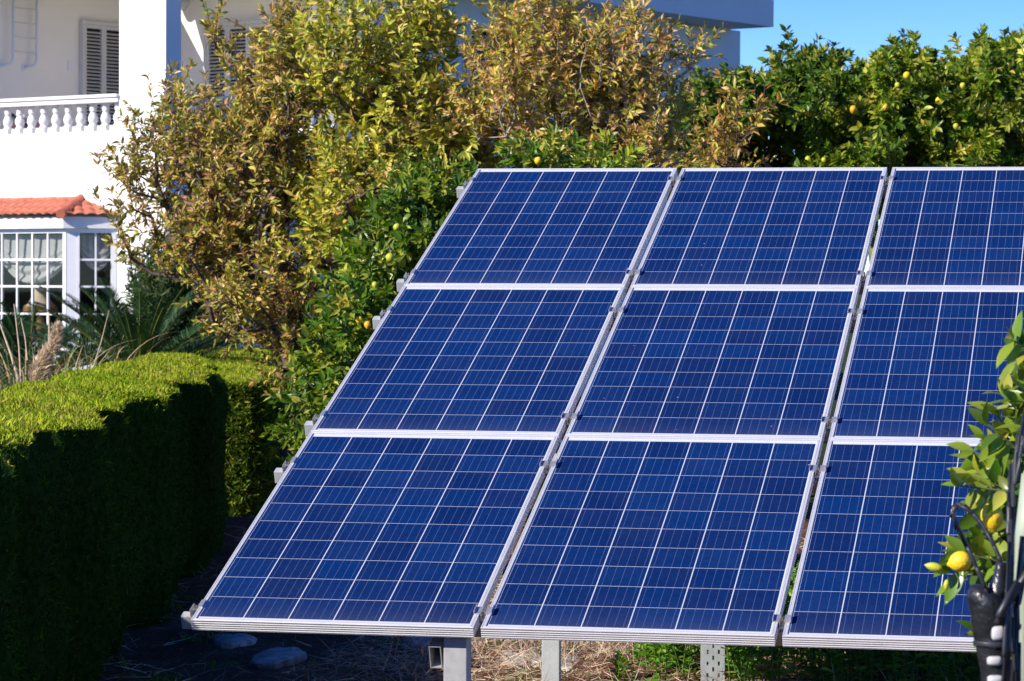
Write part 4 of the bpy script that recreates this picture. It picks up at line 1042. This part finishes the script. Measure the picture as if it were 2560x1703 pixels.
# weeds: leafy ground cover under the right half
rng = np.random.default_rng(70)
PS = []
tries = 0
while len(PS) < 560 and tries < 20000:
    tries += 1
    x, y = rng.uniform(.55, 4.4), rng.uniform(3.35, 9.0)
    d = (np.array([x, y, 0]) - CW) @ FW; pxl = 1280 + F * ((np.array([x, y, 0]) - CW) @ RT) / d
    lim = 1500 + max(0, (y - 3.2)) * 120
    if pxl < lim or pxl > 2700: continue
    if 1745 < pxl < 1808 and y < 4.3 and rng.random() < .97: continue
    hh = .18 + .26 * min(1, (pxl - lim) / 250) 
    PS.append((x, y, hh * rng.uniform(.7, 1.15)))
P, D, Nn, Ls, SA, SB = [], [], [], [], [], []
for x, y, h in PS:
    for s in range(3):
        lean = np.array([rng.normal(0, .22), rng.normal(0, .22), 1.0]); lean /= np.linalg.norm(lean)
        b0 = np.array([x + rng.normal(0, .03), y + rng.normal(0, .03), 0]); hs = h * rng.uniform(.7, 1.05)
        SA.append(b0); SB.append(b0 + lean * hs)
        nw = 7
        for k in range(nw):
            f = .2 + .8 * k / (nw - 1); pc = b0 + lean * hs * f; a = k * 1.57 + rng.random()
            for j in range(4 if k == nw - 1 else 2):
                aa = a + j * (math.pi if k < nw - 1 else math.pi / 2)
                dv = np.array([math.cos(aa), math.sin(aa), .35 + .3 * f - .25 * (1 - f)]); dv /= np.linalg.norm(dv)
                P.append(pc); D.append(dv); Nn.append(UP + rng.normal(0, .3, 3)); Ls.append(rng.uniform(.04, .075) * (1 - .35 * (k == nw - 1)))
P, D, Nn, Ls = map(np.array, (P, D, Nn, Ls))
colr = pick([((.15, .36, .03), 4), ((.22, .44, .05), 3), ((.34, .52, .09), 1.2), ((.09, .22, .02), 2)], len(P), rng, .14)
V1, F1, C1 = instance(LEAF_R, P, D, Nn, Ls, Ls * .55, colr)
SA, SB = np.array(SA), np.array(SB)
tv, tf = seg_mesh(SA, SB, np.full(len(SA), .004), np.full(len(SA), .002), 4)
tag(np_mesh('weeds', np.concatenate([V1, tv]), [F1, tf + len(V1)], M['weed'], None, col=np.concatenate([C1, np.tile((.16, .26, .06), (len(tv), 1))]), origin=(2, 4, 0)),
    'lush green leafy weeds growing under the right half of the array', 'weeds', None, 'stuff')
# small scattered weeds on the bare soil
n = 1500; P = np.stack([rng.uniform(-2.2, 1.3, n), rng.uniform(2.5, 9, n), np.full(n, .01)], 1)
cc = rng.integers(0, 60, n); cx = np.stack([rng.uniform(-2.2, 1.3, 60), rng.uniform(2.5, 9, 60)], 1); P[:, :2] = cx[cc] + rng.normal(0, .07, (n, 2))
D = nrm(np.stack([rng.normal(size=n), rng.normal(size=n), rng.uniform(.2, 1.2, n)], 1))
V1, F1, C1 = instance(LEAF_R, P, D, UP + rng.normal(0, .3, (n, 3)), rng.uniform(.02, .05, n), .018, pick([((.08, .18, .02), 3), ((.14, .24, .03), 2)], n, rng, .15))
tag(np_mesh('seedlings', V1, [F1], M['weed'], None, col=C1, origin=(-.5, 5, 0)), 'scattered green seedlings on the bare red soil', 'weeds', None, 'stuff')

# ------------------------------------------------------------------ foreground lemon tree
rng = np.random.default_rng(80)
dl = 7.0
lb_ = gp(2700, dl)
lt = empty('lemon_tree', lb_); tag(lt, 'foreground lemon tree branch with large leaves and yellow lemons at the right edge', 'tree')
tw = []   # (start px, end px, depth offsets)
def tp(px, py, dd=0.0): return at(px, py, dl + dd)
twigs = [((2620, 900), (2530, 850), .0), ((2640, 860), (2535, 905), .1), ((2640, 1130), (2505, 985), .15), ((2630, 1200), (2470, 1060), .0), ((2640, 1180), (2430, 1130), .1), ((2640, 1260), (2420, 1190), .0), ((2620, 1240), (2400, 1215), -.1),
         ((2640, 1330), (2440, 1260), .1), ((2640, 1380), (2500, 1300), .15), ((2640, 1420), (2480, 1390), .1), ((2620, 1430), (2390, 1380), .0), ((2600, 1450), (2370, 1420), .05), ((2600, 1450), (2400, 1450), .1), ((2620, 1090), (2520, 1080), .1), ((2660, 1000), (2545, 1005), 0), ((2640, 1560), (2450, 1590), .3), ((2650, 1260), (2520, 1160), .2), ((2620, 1300), (2500, 1220), .25), ((2650, 950), (2540, 920), .25), ((2660, 1340), (2540, 1320), .3)]
twigs = twigs + [((s_[0] + 20, s_[1] + RNG.normal() * 30), (e_[0] + 18 + RNG.uniform(0, 50), e_[1] + RNG.normal() * 32), dd_ + .12) for s_, e_, dd_ in twigs] + [((2650, y_ + 30), (x_, y_), .18) for x_, y_ in [(2500, 1040), (2460, 1100), (2450, 1160), (2440, 1215), (2470, 1300), (2450, 1340), (2440, 1420), (2500, 1150), (2530, 1400), (2520, 1270), (2420, 1330), (2545, 960), (2500, 1440), (2540, 1200)]]
A, B, ra, rb = [], [], [], []
P, D, Nn, Ls = [], [], [], []
hub = tp(2700, 1300, .1)
for (s, e, dd) in twigs:
    p0, p1 = tp(*s, dd + .05), tp(*e, dd)
    A.append(hub + rng.normal(0, .02, 3)); B.append(p0); ra.append(.009); rb.append(.005)
    A.append(p0); B.append(p1); ra.append(.004); rb.append(.0018)
    tdir = (p1 - p0) / np.linalg.norm(p1 - p0)
    for k in range(12):
        f = .30 + .74 * k / 11
        q = p0 + (p1 - p0) * min(f, 1.0)
        lat = nrm(np.cross(tdir, rng.normal(size=3)))
        dv = tdir * (.35 + .9 * (k > 9)) + lat * .85 + UP * rng.normal(-.05, .3) - FW * rng.uniform(0, .4)
        P.append(q); D.append(dv); Nn.append(UP * .7 - FW * .5 + rng.normal(0, .45, 3)); Ls.append(rng.uniform(.05, .092) * (.72 if k == 11 else 1))
P, D, Nn, Ls = map(np.array, (P, D, Nn, Ls))
colr = pick([((.14, .24, .02), 3), ((.24, .32, .03), 3), ((.07, .14, .014), 2.6), ((.46, .45, .06), 1.4)], len(P), rng, .14)
V, Fq, C = instance(LEAF_B, P, nrm(D), Nn, Ls, Ls * .42, colr)
np_mesh('foliage', V, [Fq], M['fglemon'], lt, col=C, smooth=True)
A.append(lb_); B.append(hub); ra.append(.035); rb.append(.02)
A, B, ra, rb = map(np.array, (A, B, ra, rb))
tv, tf = seg_mesh(A, B, ra, rb, 8); np_mesh('branches', tv, [tf], M['twiggreen'], lt, smooth=True)
lemon(tp(2480, 1292, -.05), .0262, lt, M['lemon'], rng, (-.15, .1, 1), 1.1)
lemon(tp(2400, 1404, -.06), .0240, lt, M['lemon'], rng, (1, .1, .28), 1.0)
lemon(tp(2336, 1418, -.02), .0105, lt, M['ripening'], rng, (1, .1, -.22), 1.75)
lemon(tp(2366, 1462, -.02), .0065, lt, M['ripening'], rng, (.1, .1, 1), 1.7)

# pale pole and the taped cables in front of it
dp = 6.0
pt = at(2566, 1250, dp + .12); pbm = np.array([pt[0] - .012, pt[1], 0])
b = MB(); b.tube([pbm, (pt[0], pt[1], 1.30), (pt[0] + .012, pt[1], 1.42)], .0225, 20); tag(b.build('metal_pole', M['pole'], None, smooth=True, origin=pbm), 'pale green painted pole at the right edge behind the taped cables', 'pole')
cbm = at(2492, 1703, dp); cb0 = np.array([cbm[0], cbm[1], 0])
cbl = empty('cable_bundle', cb0); tag(cbl, 'bundle of black cables wrapped in shiny tape with white ties at the right edge', 'cables')
def wrap(pxs, n=20, seed=0):
    b = MB(); V = []; rg = np.random.default_rng(seed)
    for (cx, cy_, r, sq) in pxs:
        c = at(cx, cy_, dp)
        for k in range(n):
            a = 2 * math.pi * k / n; rr = r * (1 + .05 * math.sin(3 * a + cy_ * .05) + rg.normal() * .012)
            V.append(c + (RT * math.cos(a) * rr + np.array([FW[0], FW[1], 0]) * math.sin(a) * rr * sq) * dp / F)
    m_ = len(pxs)
    b.add(V, [(i * n + k, i * n + (k + 1) % n, (i + 1) * n + (k + 1) % n, (i + 1) * n + k) for i in range(m_ - 1) for k in range(n)] + [tuple(range(n)), tuple((m_ - 1) * n + k for k in range(n))])
    return b
wr = wrap([(2440, 1462, 12, 1), (2450, 1470, 26, 1), (2458, 1485, 40, 1), (2470, 1505, 50, .9), (2474, 1535, 49, .85), (2476, 1570, 46, .8), (2480, 1600, 43, .8), (2484, 1640, 40, .8), (2488, 1680, 38, .8), (2492, 1730, 37, .8), (2495, 1790, 36, .8), (2500, 1900, 30, .8)], 26, 3)
tape = wr.build('tape_wrap', M['black'], cbl, smooth=True)
wrap([(2502, 1404, 6, 1), (2503, 1408, 15, 1), (2502, 1425, 16, 1), (2498, 1450, 18, 1), (2492, 1475, 24, 1), (2486, 1510, 26, 1)], 18, 5).build('cable_sleeve', M['black'], cbl, smooth=True)
def cable(name, pts, r, mat=None, ns=10):
    P_ = [Vector(at(x, y, dp + dd)) for x, y, dd in pts]; out = []
    for i in range(len(P_) - 1):
        p0, p1, p2, p3 = P_[max(i - 1, 0)], P_[i], P_[i + 1], P_[min(i + 2, len(P_) - 1)]
        for k in range(ns):
            t_ = k / ns
            out.append(.5 * ((2 * p1) + (p2 - p0) * t_ + (2 * p0 - 5 * p1 + 4 * p2 - p3) * t_ * t_ + (3 * p1 - 3 * p2 + p0 - p3) * t_ ** 3))
    out.append(P_[-1]); b = MB(); b.tube(out, r * dp / F, 10); b.build(name, mat or M['cable'], cbl, smooth=True)
cable('cable', [(2490, 1520, -.02), (2468, 1478, -.02), (2446, 1430, -.02), (2424, 1380, -.01), (2404, 1336, .0), (2390, 1306, .0), (2383, 1284, .0), (2389, 1269, .005), (2407, 1267, .01), (2428, 1280, .01), (2447, 1302, .01), (2465, 1328, .005), (2482, 1358, .0), (2496, 1388, .0), (2506, 1415, .0)], 5.6, ns=6)
cable('cable', [(2560, 1050, .06), (2546, 1130, .05), (2535, 1190, .04), (2524, 1260, .03), (2520, 1320, .0), (2524, 1400, -.02), (2526, 1480, -.03), (2512, 1600, -.05), (2508, 1720, -.05)], 5.5)
cable('cable', [(2552, 1130, .02), (2540, 1200, .02), (2527, 1270, .02), (2527, 1370, .0), (2529, 1480, -.02), (2522, 1580, -.04), (2518, 1740, -.05)], 5.0)
cable('cable', [(2575, 1415, -.05), (2550, 1460, -.05), (2525, 1500, -.05), (2502, 1530, -.06), (2492, 1560, -.05)], 9.5)
cable('cable', [(2546, 1560, -.02), (2540, 1640, -.02), (2544, 1760, -.02)], 8)
cable('cable', [(2560, 1440, -.01), (2548, 1500, -.01), (2534, 1570, -.02), (2530, 1740, -.02)], 7)
for (x, y, w_, h_) in ((2494, 1583, 17, 19), (2486, 1652, 19, 12), (2488, 1700, 20, 12)):
    bm = bmesh.new(); bmesh.ops.create_uvsphere(bm, u_segments=20, v_segments=14, radius=1)
    c = at(x, y, dp - .0235)
    for v in bm.verts:
        q = v.co; sx = math.copysign(abs(q.x) ** .6, q.x); sz = math.copysign(abs(q.z) ** .6, q.z)
        v.co = Vector([float(z_) for z_ in (c - wloc(cbl) + RT * sx * w_ * dp / F + UP * sz * h_ * dp / F + np.array([FW[0], FW[1], 0]) * q.y * .012)])
    me = bpy.data.meshes.new('white_connector'); bm.to_mesh(me); bm.free(); me.materials.append(M['whitepl'])
    for p_ in me.polygons: p_.use_smooth = True
    o = bpy.data.objects.new('white_connector', me); COL.objects.link(o); o.parent = cbl
wrap([(2482, 1602, 46, .9), (2482, 1604, 47, .9), (2482, 1612, 47, .9), (2482, 1614, 46, .9)], 24, 8).build('tie', M['cable'], cbl, smooth=True)
